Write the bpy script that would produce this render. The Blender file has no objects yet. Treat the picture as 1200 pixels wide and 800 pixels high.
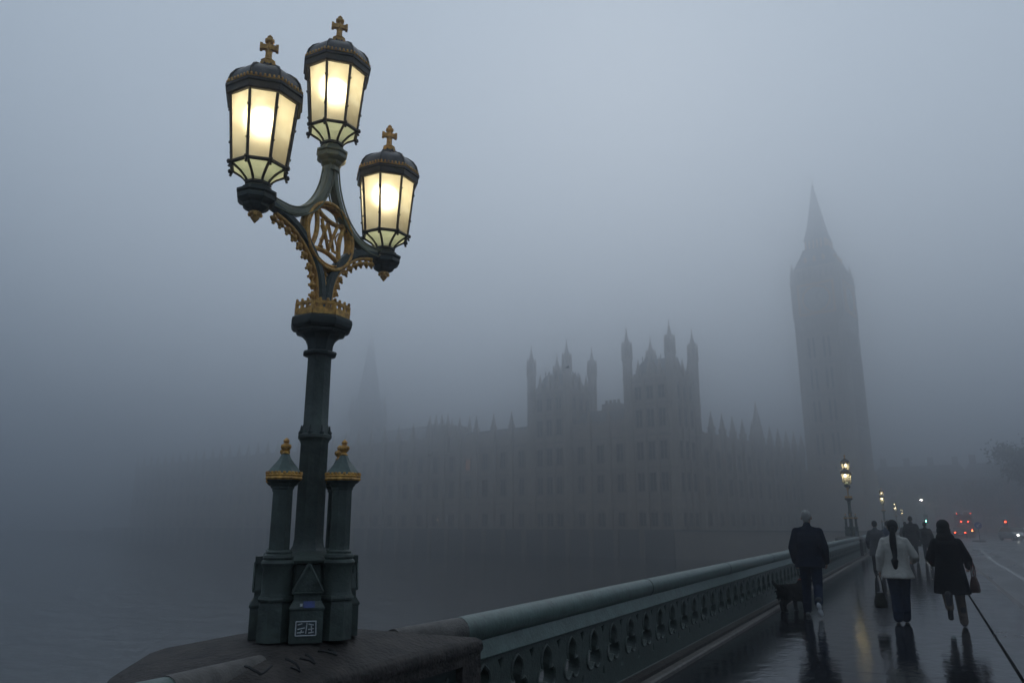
import bpy, bmesh, math, random
from math import sin, cos, pi, radians, sqrt, atan2, hypot
from mathutils import Vector, Matrix, Quaternion

random.seed(11)
S = bpy.context.scene
COL = S.collection

# ------------------------------------------------------------------ camera
HEAD, PITCH = 27.764, 13.581
cam = bpy.data.cameras.new('camera')
cam.sensor_width = 36.0
cam.lens = 890.0 / 1200.0 * 36.0
cam.clip_start = 0.05
cam.clip_end = 6000.0
camo = bpy.data.objects.new('camera', cam)
camo.location = (0, 0, 1.63)
camo.rotation_euler = (radians(90 + PITCH), 0, radians(HEAD))
COL.objects.link(camo)
S.camera = camo

# ------------------------------------------------------------------ render settings
S.view_settings.view_transform = 'Standard'
S.view_settings.look = 'None'
S.view_settings.exposure = 0.0
S.view_settings.gamma = 1.0
S.cycles.max_bounces = 10
S.cycles.diffuse_bounces = 4
S.cycles.glossy_bounces = 4
S.cycles.transmission_bounces = 6
S.cycles.volume_bounces = 8
S.cycles.caustics_reflective = False
S.cycles.caustics_refractive = False
S.cycles.sample_clamp_indirect = 8.0
S.cycles.use_denoising = True
S.cycles.denoiser = 'OPENIMAGEDENOISE'

# ------------------------------------------------------------------ sky
SUN_EL, SUN_AZ = 32.0, -18.0          # the sun, lost in fog ahead over the palace
SKY_STRENGTH = 0.050
W = bpy.data.worlds.new('World')
S.world = W
W.use_nodes = True
nt = W.node_tree
nt.nodes.clear()
o_ = nt.nodes.new('ShaderNodeOutputWorld')
bg = nt.nodes.new('ShaderNodeBackground')
sky = nt.nodes.new('ShaderNodeTexSky')
sky.sky_type = 'NISHITA'
sky.sun_disc = False
sky.sun_elevation = radians(SUN_EL)
sky.sun_rotation = radians(SUN_AZ)
sky.dust_density = 4.0
sky.air_density = 1.5
hsv = nt.nodes.new('ShaderNodeHueSaturation')
hsv.inputs['Saturation'].default_value = 0.35
nt.links.new(sky.outputs[0], hsv.inputs['Color'])
# a closed overcast: brightest overhead, dimmer towards the horizon, the same all round
tc = nt.nodes.new('ShaderNodeTexCoord')
sx = nt.nodes.new('ShaderNodeSeparateXYZ')
nt.links.new(tc.outputs['Generated'], sx.inputs[0])
rmp = nt.nodes.new('ShaderNodeValToRGB')
rmp.color_ramp.interpolation = 'EASE'
e = rmp.color_ramp.elements
rm2 = nt.nodes.new('ShaderNodeMapRange')
rm2.inputs['From Min'].default_value = 0.0
rm2.inputs['From Max'].default_value = 0.75
nt.links.new(sx.outputs['Z'], rm2.inputs['Value'])
e[0].color = (1.0, 0.99, 0.97, 1); e[1].color = (1, 1, 1, 1)
nt.links.new(rm2.outputs[0], rmp.inputs[0])
mixc = nt.nodes.new('ShaderNodeMix'); mixc.data_type = 'RGBA'; mixc.blend_type = 'MIX'
mixc.inputs['Factor'].default_value = 0.93
mixc.inputs[7].default_value = (8.2, 10.15, 12.4, 1)
nt.links.new(hsv.outputs[0], mixc.inputs[6])
mulc = nt.nodes.new('ShaderNodeMix'); mulc.data_type = 'RGBA'; mulc.blend_type = 'MULTIPLY'
mulc.inputs['Factor'].default_value = 1.0
nt.links.new(mixc.outputs[2], mulc.inputs[6])
nt.links.new(rmp.outputs[0], mulc.inputs[7])
nt.links.new(mulc.outputs[2], bg.inputs['Color'])
bg.inputs['Strength'].default_value = SKY_STRENGTH
nt.links.new(bg.outputs[0], o_.inputs['Surface'])

sun = bpy.data.lights.new('sun', 'SUN')
sun.energy = 0.5
sun.angle = radians(90)
sun.color = (1.0, 0.98, 0.95)
suno = bpy.data.objects.new('sun', sun)
_a = radians(SUN_AZ)
_d = Vector((sin(_a) * cos(radians(SUN_EL)), cos(_a) * cos(radians(SUN_EL)), sin(radians(SUN_EL))))
suno.rotation_euler = (-_d).to_track_quat('-Z', 'Y').to_euler()
suno.location = (0, 0, 400)
COL.objects.link(suno)

HAZE_DENSITY = 0.0093
HAZE_COLOR = (0.775, 0.800, 0.830, 1)
HAZE_G = 0.92

# ------------------------------------------------------------------ materials
def mat(name, col, rough=0.6, metal=0.0, var=0.25, nscale=6.0, bump=0.0, bscale=None, coat=0.0, spec=0.5, col2=None, detail=6.0, stretch=None):
    m = bpy.data.materials.new(name)
    m.use_nodes = True
    n = m.node_tree.nodes; l = m.node_tree.links
    b = n['Principled BSDF']
    t = n.new('ShaderNodeTexCoord')
    src = t.outputs['Object']
    if stretch:
        mp = n.new('ShaderNodeMapping'); mp.inputs['Scale'].default_value = stretch
        l.new(src, mp.inputs[0]); src = mp.outputs[0]
    nz = n.new('ShaderNodeTexNoise'); nz.inputs['Scale'].default_value = nscale
    nz.inputs['Detail'].default_value = detail; nz.inputs['Roughness'].default_value = 0.62
    l.new(src, nz.inputs['Vector'])
    r = n.new('ShaderNodeValToRGB')
    c1 = tuple(c * (1 - var) for c in col); c2 = col2 or tuple(min(1, c * (1 + var)) for c in col)
    r.color_ramp.elements[0].position = 0.3; r.color_ramp.elements[0].color = (*c1, 1)
    r.color_ramp.elements[1].position = 0.7; r.color_ramp.elements[1].color = (*c2, 1)
    l.new(nz.outputs[0], r.inputs[0]); l.new(r.outputs[0], b.inputs['Base Color'])
    rr = n.new('ShaderNodeMapRange'); rr.inputs[3].default_value = max(0.02, rough - 0.1); rr.inputs[4].default_value = min(1, rough + 0.1)
    l.new(nz.outputs[0], rr.inputs[0]); l.new(rr.outputs[0], b.inputs['Roughness'])
    b.inputs['Metallic'].default_value = metal
    b.inputs['Coat Weight'].default_value = coat
    b.inputs['Coat Roughness'].default_value = 0.15
    b.inputs['Specular IOR Level'].default_value = spec
    if bump:
        n2 = n.new('ShaderNodeTexNoise'); n2.inputs['Scale'].default_value = bscale or nscale * 4
        n2.inputs['Detail'].default_value = 5
        l.new(src, n2.inputs['Vector'])
        bp = n.new('ShaderNodeBump'); bp.inputs['Strength'].default_value = bump; bp.inputs['Distance'].default_value = 0.02
        l.new(n2.outputs[0], bp.inputs['Height']); l.new(bp.outputs[0], b.inputs['Normal'])
    return m

def emit(name, col, strength):
    m = bpy.data.materials.new(name); m.use_nodes = True
    b = m.node_tree.nodes['Principled BSDF']
    b.inputs['Base Color'].default_value = (*[c * 0.3 for c in col], 1)
    b.inputs['Emission Color'].default_value = (*col, 1)
    b.inputs['Emission Strength'].default_value = strength
    return m

GREEN = mat('green_paint', (0.062, 0.078, 0.067), 0.46, 0, 0.42, 7, 0.3, 45, coat=0.0, spec=0.35)
RAILG = mat('rail_green_paint', (0.078, 0.120, 0.102), 0.38, 0, 0.42, 7, 0.22, 30, coat=0.05)
DGREEN = mat('deep_green_paint', (0.030, 0.040, 0.036), 0.48, 0, 0.25, 6, 0.12, 50, spec=0.35)
OLIVE = mat('skylit_olive_paint', (0.20, 0.205, 0.125), 0.36, 0, 0.25, 6, 0.12, 50)  # olive paint, tone raised to stand for skylight on the upper arms
GOLD = mat('weathered_gilding', (0.82, 0.35, 0.078), 0.45, 0.2, 0.6, 26, 0.25, 90)
BRONZE = mat('dark_bronze', (0.035, 0.029, 0.024), 0.42, 0.35, 0.4, 18, 0.15, 80)
ROOFM = mat('lantern_roof_metal', (0.060, 0.057, 0.056), 0.36, 0.5, 0.45, 22, 0.15, 80)
PIER = mat('pier_granite', (0.046, 0.038, 0.033), 0.68, 0, 0.7, 7, 1.0, 38, spec=0.3)
PIERL = mat('pale_granite', (0.125, 0.113, 0.100), 0.62, 0, 0.4, 9, 0.5, 70, spec=0.35)
STONE = mat('palace_limestone', (0.42, 0.335, 0.255), 0.85, 0, 0.25, 0.35, 0.3, 3)
STONED = mat('palace_dark_stone', (0.31, 0.25, 0.195), 0.85, 0, 0.22, 0.5, 0.3, 3)
SLATE = mat('palace_iron_roof', (0.14, 0.135, 0.13), 0.6, 0, 0.2, 1.0, 0.2, 4)
GLASSD = mat('dark_window_glass', (0.01, 0.011, 0.013), 0.25, 0, 0.2, 1.0)
BLACK = mat('black_cloth', (0.0045, 0.0045, 0.006), 0.85, 0, 0.35, 14, 1.0, 11, spec=0.03)
NAVY = mat('navy_cloth', (0.008, 0.011, 0.022), 0.85, 0, 0.3, 12, 1.0, 11, spec=0.03)
DENIM = mat('dark_denim', (0.014, 0.021, 0.040), 0.9, 0, 0.35, 16, 1.0, 14, spec=0.03)
CREAM = mat('cream_cloth', (0.42, 0.40, 0.36), 0.85, 0, 0.14, 9, 1.0, 13, spec=0.25)
TAUPE = mat('taupe_cloth', (0.135, 0.105, 0.085), 0.9, 0, 0.25, 12, 1.0, 14, spec=0.03)
GREYC = mat('grey_cloth', (0.075, 0.075, 0.080), 0.9, 0, 0.25, 12, 0.3, 60, spec=0.03)
BLUEC = mat('dusty_blue_cloth', (0.045, 0.055, 0.085), 0.9, 0, 0.25, 12, 0.3, 60, spec=0.03)
SKIN = mat('skin', (0.36, 0.22, 0.155), 0.55, 0, 0.1, 20)
GREYHAIR = mat('short_grey_hair', (0.26, 0.25, 0.235), 0.8, 0, 0.3, 60, 0.5, 120)
DARKHAIR = mat('dark_hair', (0.005, 0.0042, 0.004), 0.65, 0, 0.4, 40, 0.5, 150, stretch=(3, 3, 0.4), spec=0.15)
LEATHER = mat('olive_leather', (0.020, 0.018, 0.010), 0.6, 0, 0.3, 20, 0.2, 60, spec=0.2)
BROWNL = mat('brown_leather', (0.050, 0.022, 0.012), 0.6, 0, 0.3, 20, 0.2, 60, spec=0.2)
SHOE = mat('dark_shoe', (0.014, 0.013, 0.013), 0.4, 0, 0.3, 20)
WHITE = mat('white_sole', (0.72, 0.72, 0.72), 0.6, 0, 0.08, 20)
FUR = mat('black_dog_fur', (0.006, 0.0055, 0.005), 0.85, 0, 0.5, 40, 0.7, 90, spec=0.08)
RED = mat('red_collar', (0.35, 0.03, 0.025), 0.6)
BUSRED = mat('red_bus_paint', (0.075, 0.010, 0.010), 0.3, 0, 0.12, 3, coat=0.4)
CARB = mat('dark_car_paint', (0.028, 0.030, 0.036), 0.25, 0.2, 0.15, 3, coat=0.5)
CARG = mat('silver_car_paint', (0.28, 0.29, 0.30), 0.3, 0.4, 0.1, 3, coat=0.5)
RUBBER = mat('tyre_rubber', (0.014, 0.014, 0.014), 0.8)
STEEL = mat('grey_steel', (0.16, 0.165, 0.17), 0.45, 0.6, 0.2, 8)
SIGNB = mat('sign_blue', (0.02, 0.07, 0.34), 0.4)
BARK = mat('plane_tree_bark', (0.075, 0.066, 0.052), 0.9, 0, 0.35, 3, 0.4, 14)
LEAF = mat('tree_leaves', (0.040, 0.060, 0.028), 0.7, 0, 0.35, 0.6, col2=(0.095, 0.10, 0.04))
LAND = mat('embankment_paving', (0.06, 0.06, 0.062), 0.6, 0, 0.3, 0.3, 0.3, 2)
CONC = mat('office_stone', (0.23, 0.21, 0.185), 0.85, 0, 0.15, 0.4, 0.2, 3)
BRICKM = mat('office_brick', (0.20, 0.105, 0.075), 0.85, 0, 0.2, 0.5, 0.2, 3)
PAINT = mat('road_marking_paint', (0.19, 0.19, 0.19), 0.5, 0, 0.5, 5, 0.2, 40)
FEATHER = mat('grey_feathers', (0.08, 0.08, 0.085), 0.8)
SCRAWL = mat('black_marker', (0.006, 0.006, 0.006), 0.6)
STICKW = mat('white_sticker_ink', (0.55, 0.57, 0.58), 0.5, 0, 0.25, 60)
STICKD = mat('dark_sticker', (0.06, 0.07, 0.072), 0.5, 0, 0.3, 40)
STICKB = mat('blue_sticker', (0.022, 0.04, 0.17), 0.4, 0, 0.3, 30)
RUST = mat('rust_stain', (0.13, 0.07, 0.035), 0.8, 0, 0.6, 30)

def wet(name, col, col2, r0, r1, scale, stretch, bump=0.25, brush=None, ior=1.40):
    m = bpy.data.materials.new(name); m.use_nodes = True
    n = m.node_tree.nodes; l = m.node_tree.links; b = n['Principled BSDF']
    t = n.new('ShaderNodeTexCoord')
    mp = n.new('ShaderNodeMapping'); mp.inputs['Scale'].default_value = stretch
    l.new(t.outputs['Object'], mp.inputs[0])
    big = n.new('ShaderNodeTexNoise'); big.inputs['Scale'].default_value = scale; big.inputs['Detail'].default_value = 7; big.inputs['Roughness'].default_value = 0.6
    l.new(mp.outputs[0], big.inputs['Vector'])
    cr = n.new('ShaderNodeValToRGB'); cr.color_ramp.elements[0].position = 0.38; cr.color_ramp.elements[1].position = 0.66
    cr.color_ramp.elements[0].color = (*col, 1); cr.color_ramp.elements[1].color = (*col2, 1)
    l.new(big.outputs[0], cr.inputs[0])
    grain = n.new('ShaderNodeTexNoise'); grain.inputs['Scale'].default_value = 90; grain.inputs['Detail'].default_value = 3
    l.new(t.outputs['Object'], grain.inputs['Vector'])
    mx = n.new('ShaderNodeMix'); mx.data_type = 'RGBA'; mx.blend_type = 'OVERLAY'; mx.inputs['Factor'].default_value = 0.45
    l.new(cr.outputs[0], mx.inputs[6]); l.new(grain.outputs['Color'], mx.inputs[7])
    l.new(mx.outputs[2], b.inputs['Base Color'])
    rr = n.new('ShaderNodeMapRange'); rr.inputs[1].default_value = 0.36; rr.inputs[2].default_value = 0.68; rr.inputs[3].default_value = r0; rr.inputs[4].default_value = r1
    l.new(big.outputs[0], rr.inputs[0]); l.new(rr.outputs[0], b.inputs['Roughness'])
    b.inputs['IOR'].default_value = ior
    mp2 = n.new('ShaderNodeMapping'); mp2.inputs['Scale'].default_value = (5.0, 3.0, 1)
    l.new(t.outputs['Object'], mp2.inputs[0])
    md = n.new('ShaderNodeTexNoise'); md.inputs['Scale'].default_value = 1.15; md.inputs['Detail'].default_value = 4; md.inputs['Roughness'].default_value = 0.52
    l.new(mp2.outputs[0], md.inputs['Vector'])
    b.inputs['Specular IOR Level'].default_value = 0.5
    bp = n.new('ShaderNodeBump'); bp.inputs['Strength'].default_value = bump; bp.inputs['Distance'].default_value = 0.016
    l.new(md.outputs[0], bp.inputs['Height'])
    bp2 = n.new('ShaderNodeBump'); bp2.inputs['Strength'].default_value = bump * 0.5; bp2.inputs['Distance'].default_value = 0.0022
    l.new(grain.outputs[0], bp2.inputs['Height']); l.new(bp.outputs[0], bp2.inputs['Normal'])
    l.new(bp2.outputs[0], b.inputs['Normal'])
    return m

FOOT = wet('wet_footway_asphalt', (0.008, 0.0085, 0.010), (0.020, 0.021, 0.024), 0.015, 0.12, 1.0, (0.75, 1.15, 1), 0.34, ior=1.33)
ROAD = wet('wet_road_asphalt', (0.018, 0.019, 0.022), (0.032, 0.033, 0.037), 0.26, 0.42, 0.5, (1.0, 0.25, 1), 0.3, ior=1.33)
KERBM = wet('wet_kerb_granite', (0.014, 0.015, 0.018), (0.030, 0.031, 0.036), 0.12, 0.3, 0.8, (1, 0.5, 1), 0.2, ior=1.33)

def water_mat():
    m = bpy.data.materials.new('river_water'); m.use_nodes = True
    n = m.node_tree.nodes; l = m.node_tree.links; b = n['Principled BSDF']
    b.inputs['Base Color'].default_value = (0.020, 0.021, 0.020, 1); b.inputs['Roughness'].default_value = 0.12
    b.inputs['IOR'].default_value = 1.333
    t = n.new('ShaderNodeTexCoord')
    mp = n.new('ShaderNodeMapping'); mp.inputs['Scale'].default_value = (0.35, 1.0, 1); mp.inputs['Rotation'].default_value = (0, 0, radians(20))
    l.new(t.outputs['Object'], mp.inputs[0])
    a = n.new('ShaderNodeTexNoise'); a.inputs['Scale'].default_value = 0.55; a.inputs['Detail'].default_value = 6; a.inputs['Roughness'].default_value = 0.6
    l.new(mp.outputs[0], a.inputs['Vector'])
    bp = n.new('ShaderNodeBump'); bp.inputs['Strength'].default_value = 0.4; bp.inputs['Distance'].default_value = 0.25
    l.new(a.outputs[0], bp.inputs['Height']); l.new(bp.outputs[0], b.inputs['Normal'])
    return m
WATER = water_mat()

def pane_mat(green=False):
    m = bpy.data.materials.new('pale_green_glass' if green else 'opal_lantern_glass'); m.use_nodes = True
    n = m.node_tree.nodes; l = m.node_tree.links; n.clear()
    out = n.new('ShaderNodeOutputMaterial')
    tr = n.new('ShaderNodeBsdfTranslucent'); tr.inputs[0].default_value = (0.86, 0.80, 0.62, 1)
    df = n.new('ShaderNodeBsdfDiffuse'); df.inputs[0].default_value = (0.62, 0.60, 0.50, 1)
    gl = n.new('ShaderNodeBsdfGlossy'); gl.inputs['Roughness'].default_value = 0.15
    t = n.new('ShaderNodeTexCoord'); nz = n.new('ShaderNodeTexNoise'); nz.inputs['Scale'].default_value = 9; nz.inputs['Detail'].default_value = 6
    l.new(t.outputs['Object'], nz.inputs['Vector'])
    cr = n.new('ShaderNodeValToRGB'); cr.color_ramp.elements[0].position = 0.3; cr.color_ramp.elements[1].position = 0.62
    cr.color_ramp.elements[0].color = (0.34, 0.305, 0.21, 1); cr.color_ramp.elements[1].color = (0.47, 0.455, 0.37, 1)
    if green:
        cr.color_ramp.elements[0].color = (0.25, 0.31, 0.24, 1); cr.color_ramp.elements[1].color = (0.40, 0.46, 0.37, 1); df.inputs[0].default_value = (0.45, 0.50, 0.44, 1)
    l.new(nz.outputs[0], cr.inputs[0]); l.new(cr.outputs[0], tr.inputs[0])
    m1 = n.new('ShaderNodeMixShader'); m1.inputs[0].default_value = 0.22
    l.new(tr.outputs[0], m1.inputs[1]); l.new(df.outputs[0], m1.inputs[2])
    rf = n.new('ShaderNodeBsdfRefraction'); rf.inputs['IOR'].default_value = 1.30; rf.inputs['Roughness'].default_value = 0.9
    rf.inputs[0].default_value = (0.92, 0.86, 0.70, 1)
    m3 = n.new('ShaderNodeMixShader'); m3.inputs[0].default_value = 0.05 if green else 0.35
    l.new(m1.outputs[0], m3.inputs[1]); l.new(rf.outputs[0], m3.inputs[2])
    m2 = n.new('ShaderNodeMixShader'); m2.inputs[0].default_value = 0.04
    l.new(m3.outputs[0], m2.inputs[1]); l.new(gl.outputs[0], m2.inputs[2])
    l.new(m2.outputs[0], out.inputs[0])
    return m
PANE = pane_mat()
PANEG = pane_mat(True)
L_RED = emit('red_light', (1.0, 0.06, 0.02), 22.0)
L_GREEN = emit('green_light', (0.2, 1.0, 0.7), 40.0)
L_WHITE = emit('white_light', (1.0, 0.93, 0.8), 50.0)
L_AMBER = emit('amber_light', (1.0, 0.42, 0.10), 40.0)
L_HEAD = emit('head_light', (1.0, 0.95, 0.85), 22.0)
L_WARM = emit('lit_window', (1.0, 0.50, 0.30), 0.22)

# ------------------------------------------------------------------ mesh helpers
class MB:
    def __init__(s): s.v = []; s.f = []
    def add(s, vs, fs):
        k = len(s.v); s.v += [tuple(v) for v in vs]; s.f += [tuple(i + k for i in f) for f in fs]; return s
    def box(s, c, size, rz=0.0, R=None):
        hx, hy, hz = size[0] / 2, size[1] / 2, size[2] / 2
        M = R or Matrix.Rotation(rz, 3, 'Z')
        vs = [Vector(c) + M @ Vector((x * hx, y * hy, z * hz)) for z in (-1, 1) for y in (-1, 1) for x in (-1, 1)]
        return s.add(vs, [(0, 2, 3, 1), (4, 5, 7, 6), (0, 1, 5, 4), (2, 6, 7, 3), (0, 4, 6, 2), (1, 3, 7, 5)])
    def b2(s, x0, x1, y0, y1, z0, z1): return s.box(((x0 + x1) / 2, (y0 + y1) / 2, (z0 + z1) / 2), (x1 - x0, y1 - y0, z1 - z0))
    def loft(s, rings, cap=True, closed=True):
        n = len(rings[0]); vs = [p for r in rings for p in r]; fs = []
        for i in range(len(rings) - 1):
            for j in range(n if closed else n - 1):
                k = (j + 1) % n
                fs.append((i * n + j, i * n + k, (i + 1) * n + k, (i + 1) * n + j))
        if cap:
            fs.append(tuple(range(n))[::-1]); fs.append(tuple((len(rings) - 1) * n + j for j in range(n)))
        return s.add(vs, fs)
    def lathe(s, prof, n=8, c=(0, 0, 0), ph=None, cap=True, sx=1, sy=1):
        if ph is None: ph = pi / n
        return s.loft([[(c[0] + sx * r * cos(ph + 2 * pi * j / n), c[1] + sy * r * sin(ph + 2 * pi * j / n), c[2] + z) for j in range(n)] for r, z in prof], cap)
    def tube(s, pts, rad, n=8, cap=True):
        pts = [Vector(p) for p in pts]; m = len(pts)
        rad = [rad] * m if not hasattr(rad, '__len__') else rad
        T = []
        for i in range(m):
            a, b = pts[max(0, i - 1)], pts[min(m - 1, i + 1)]
            T.append((b - a).normalized())
        up = Vector((0, 0, 1)) if abs(T[0].z) < 0.9 else Vector((1, 0, 0))
        N = (up - T[0] * up.dot(T[0])).normalized(); rings = []
        for i in range(m):
            N = (N - T[i] * N.dot(T[i])).normalized(); B = T[i].cross(N)
            rings.append([pts[i] + (N * cos(2 * pi * j / n) + B * sin(2 * pi * j / n)) * rad[i] for j in range(n)])
        return s.loft(rings, cap)
    def ell(s, c, r, nu=12, nv=8, R=None):
        c = Vector(c); M = R or Matrix.Identity(3); rings = []
        for i in range(1, nv):
            t = pi * i / nv
            rings.append([c + M @ Vector((r[0] * sin(t) * cos(2 * pi * j / nu), r[1] * sin(t) * sin(2 * pi * j / nu), -r[2] * cos(t))) for j in range(nu)])
        return s.loft(rings, True)
    def cap(s, a, b, ra, rb, n=12):
        a = Vector(a); b = Vector(b); d = (b - a); L = d.length; d.normalize()
        pts, rs = [], []
        for t in (0.985, 0.8, 0.5, 0.2): pts.append(a - d * ra * t); rs.append(ra * sqrt(1 - t * t))
        for k in range(5): pts.append(a.lerp(b, k / 4)); rs.append(ra + (rb - ra) * k / 4)
        for t in (0.2, 0.5, 0.8, 0.985): pts.append(b + d * rb * t); rs.append(rb * sqrt(1 - t * t))
        return s.tube(pts, rs, n)
    def prism(s, poly, z0, z1):
        return s.loft([[(x, y, z0) for x, y in poly], [(x, y, z1) for x, y in poly]])
    def mesh(s, name, m, smooth=False):
        me = bpy.data.meshes.new(name); me.from_pydata(s.v, [], s.f)
        bm = bmesh.new(); bm.from_mesh(me); bmesh.ops.recalc_face_normals(bm, faces=bm.faces); bm.to_mesh(me); bm.free()
        if m: me.materials.append(m)
        if smooth: me.polygons.foreach_set('use_smooth', [True] * len(me.polygons))
        return me
    def build(s, name, m, parent=None, smooth=False, loc=(0, 0, 0), rz=0.0):
        return link(name, s.mesh(name, m, smooth), parent, loc, rz)

def link(name, me, parent=None, loc=(0, 0, 0), rz=0.0):
    o = bpy.data.objects.new(name, me); COL.objects.link(o); o.location = loc; o.rotation_euler = (0, 0, rz)
    if parent: o.parent = parent
    return o
def thing(name, label, cat, loc=(0, 0, 0), rz=0.0, group=None):
    o = bpy.data.objects.new(name, None); COL.objects.link(o); o.location = loc; o.rotation_euler = (0, 0, rz)
    return tag(o, label, cat, group)
def tag(o, label=None, cat=None, group=None, kind=None):
    if label: o['label'] = label
    if cat: o['category'] = cat
    if group: o['group'] = group
    if kind: o['kind'] = kind
    return o
def auto(o, ang=40):
    me = o.data
    me.polygons.foreach_set('use_smooth', [True] * len(me.polygons))
    me.set_sharp_from_angle(angle=radians(ang))
    return o
def children_map():
    d = {}
    for o in bpy.data.objects:
        if o.parent: d.setdefault(o.parent.name, []).append(o)
    return d
def copy_tree(o, cm, parent=None):
    c = o.copy(); COL.objects.link(c)
    if parent: c.parent = parent
    for ch in cm.get(o.name, []): copy_tree(ch, cm, c)
    return c
def remesh(mb, name, m, parent, vox=0.014, smooth_iter=4):
    me = mb.mesh(name + '_raw', None)
    o = bpy.data.objects.new(name, me); COL.objects.link(o)
    r = o.modifiers.new('r', 'REMESH'); r.mode = 'VOXEL'; r.voxel_size = vox
    if smooth_iter:
        q = o.modifiers.new('s', 'SMOOTH'); q.iterations = smooth_iter; q.factor = 0.5
    dg = bpy.context.evaluated_depsgraph_get()
    me2 = bpy.data.meshes.new_from_object(o.evaluated_get(dg))
    o.modifiers.clear(); o.data = me2; me2.name = name
    me2.materials.clear(); me2.materials.append(m)
    me2.polygons.foreach_set('use_smooth', [True] * len(me2.polygons))
    if parent: o.parent = parent
    return o
def smooth_path(pts, k=6):
    P = [Vector(p) for p in pts]; out = []
    for i in range(len(P) - 1):
        a, b, c, d = P[max(0, i - 1)], P[i], P[i + 1], P[min(len(P) - 1, i + 2)]
        for j in range(k):
            t = j / k
            out.append(0.5 * ((2 * b) + (c - a) * t + (2 * a - 5 * b + 4 * c - d) * t * t + (3 * b - a - 3 * c + d) * t ** 3))
    out.append(P[-1]); return out

def zd(y):                                   # the deck's gentle hump
    y = max(-60.0, min(175.0, y))
    return 0.0035 * y - 0.00003 * y * y
WATER_Z = -4.2

# ================================================================== SETTING
MB().add([(-1500, -1500, WATER_Z), (1500, -1500, WATER_Z), (1500, 1500, WATER_Z), (-1500, 1500, WATER_Z)], [(0, 1, 2, 3)]).build('river_water', WATER)['kind'] = 'structure'
PHI = radians(12.0)
NEX, NEY = -41.926, 149.222                  # north-east corner of the palace
def PW(t, d, z=0.0):                         # t metres south along the river front, d metres back from it
    return Vector((NEX - cos(PHI) * t + sin(PHI) * d, NEY + sin(PHI) * t + cos(PHI) * d, z))
g = MB()
pts = [PW(420, -10), PW(-330, -10), PW(-330, 900), PW(420, 900)]
g.prism([(p.x, p.y) for p in pts], WATER_Z - 0.8, -0.42)
g.build('ground', LAND)['kind'] = 'structure'

def strip(x0, x1, z0, z1, ys):
    b = MB()
    b.loft([[(x0, y, zd(y) + z0), (x1, y, zd(y) + z0), (x1, y, zd(y) + z1), (x0, y, zd(y) + z1)] for y in ys]); return b
YS = [-40 + 4 * i for i in range(56)] + [190, 230, 300, 420]
strip(-3.15, 20.0, -1.5, -0.125, YS).build('bridge_deck', PIER)['kind'] = 'structure'
strip(1.5, 16.0, -0.12, -0.10, YS).build('road', ROAD)['kind'] = 'structure'
b = MB()                                     # laid in bays, with narrow joints across the walk
edges = [-40.0] + [2.3 + 7.6 * k for k in range(28)] + [420.0]
for ya, yb in zip(edges, edges[1:]):
    for xa, xb in ((-2.62, .735),):
        n_ = max(2, int((yb - ya) / 4)); ys_ = [ya + .006 + (yb - ya - .012) * k / n_ for k in range(n_ + 1)]
        b.loft([[(xa, y, zd(y) - .12), (xb, y, zd(y) - .12), (xb, y, zd(y)), (xa, y, zd(y))] for y in ys_])
b.build('footway', FOOT)['kind'] = 'structure'
strip(0.775, 1.5, -0.12, 0.0, YS).build('footway_edge', KERBM)['kind'] = 'structure'
strip(16.0, 19.5, -0.12, 0.0, YS).build('far_footway', FOOT)['kind'] = 'structure'
# granite step along the foot of the parapet: dark gutter face, pale arris colour standing in for sky caught on the wet edge
strip(-3.1, -2.72, -0.12, 0.09, YS).build('parapet_step', PIER)['kind'] = 'structure'
b = MB()
b.loft([[(-2.72, y, zd(y) - .11), (-2.62, y, zd(y) - .11), (-2.625, y, zd(y) + .035), (-2.645, y, zd(y) + .05), (-2.72, y, zd(y) + .05)] for y in YS])
b.build('step_arris', PIERL)['kind'] = 'structure'
# road markings
def line(path, w, name='road_marking'):
    b = MB()
    b.loft([[(x - w / 2, y, zd(y) - 0.0995), (x + w / 2, y, zd(y) - 0.0995), (x + w / 2, y, zd(y) - 0.095), (x - w / 2, y, zd(y) - 0.095)] for x, y in path])
    o = b.build(name, PAINT); o['kind'] = 'structure'; return o
def lp(P, n=8):
    out = []
    for (a, b_) in zip(P, P[1:]):
        for k in range(n): out.append((a[0] + (b_[0] - a[0]) * k / n, a[1] + (b_[1] - a[1]) * k / n))
    return out + [P[-1]]
line(lp([(2.55, 6), (2.6, 29.3), (2.70, 40), (2.80, 46.5), (3.85, 78), (4.3, 92)]), 0.16)
PAINTW = mat('worn_kerb_line', (0.055, 0.045, 0.043), 0.5, 0, 0.5, 5, 0.2, 40)
line(lp([(1.66, 4), (1.66, 140)]), 0.10).data.materials[0] = PAINTW
for k in range(14):
    y0 = 27 + 5.2 * k
    x0 = 3.2 + (y0 - 30) * 0.033
    line(lp([(x0, y0), (x0 + .1, y0 + 2.9)], 3), 0.13)
line(lp([(8.6, 6), (8.6, 150)]), 0.12)

# ---- haze: the fog itself, one closed box round everything
hz = MB().b2(-1560, 1560, -1560, 1560, WATER_Z - 1.2, 104.0).build('haze', None)
hm = bpy.data.materials.new('fog'); hm.use_nodes = True
hn = hm.node_tree.nodes; hn.clear()
ho = hn.new('ShaderNodeOutputMaterial'); hv = hn.new('ShaderNodeVolumePrincipled')
hv.inputs['Color'].default_value = HAZE_COLOR
hv.inputs['Density'].default_value = HAZE_DENSITY
hv.inputs['Anisotropy'].default_value = HAZE_G
hm.node_tree.links.new(hv.outputs[0], ho.inputs['Volume'])
hz.data.materials.append(hm)
hz['kind'] = 'stuff'

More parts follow.
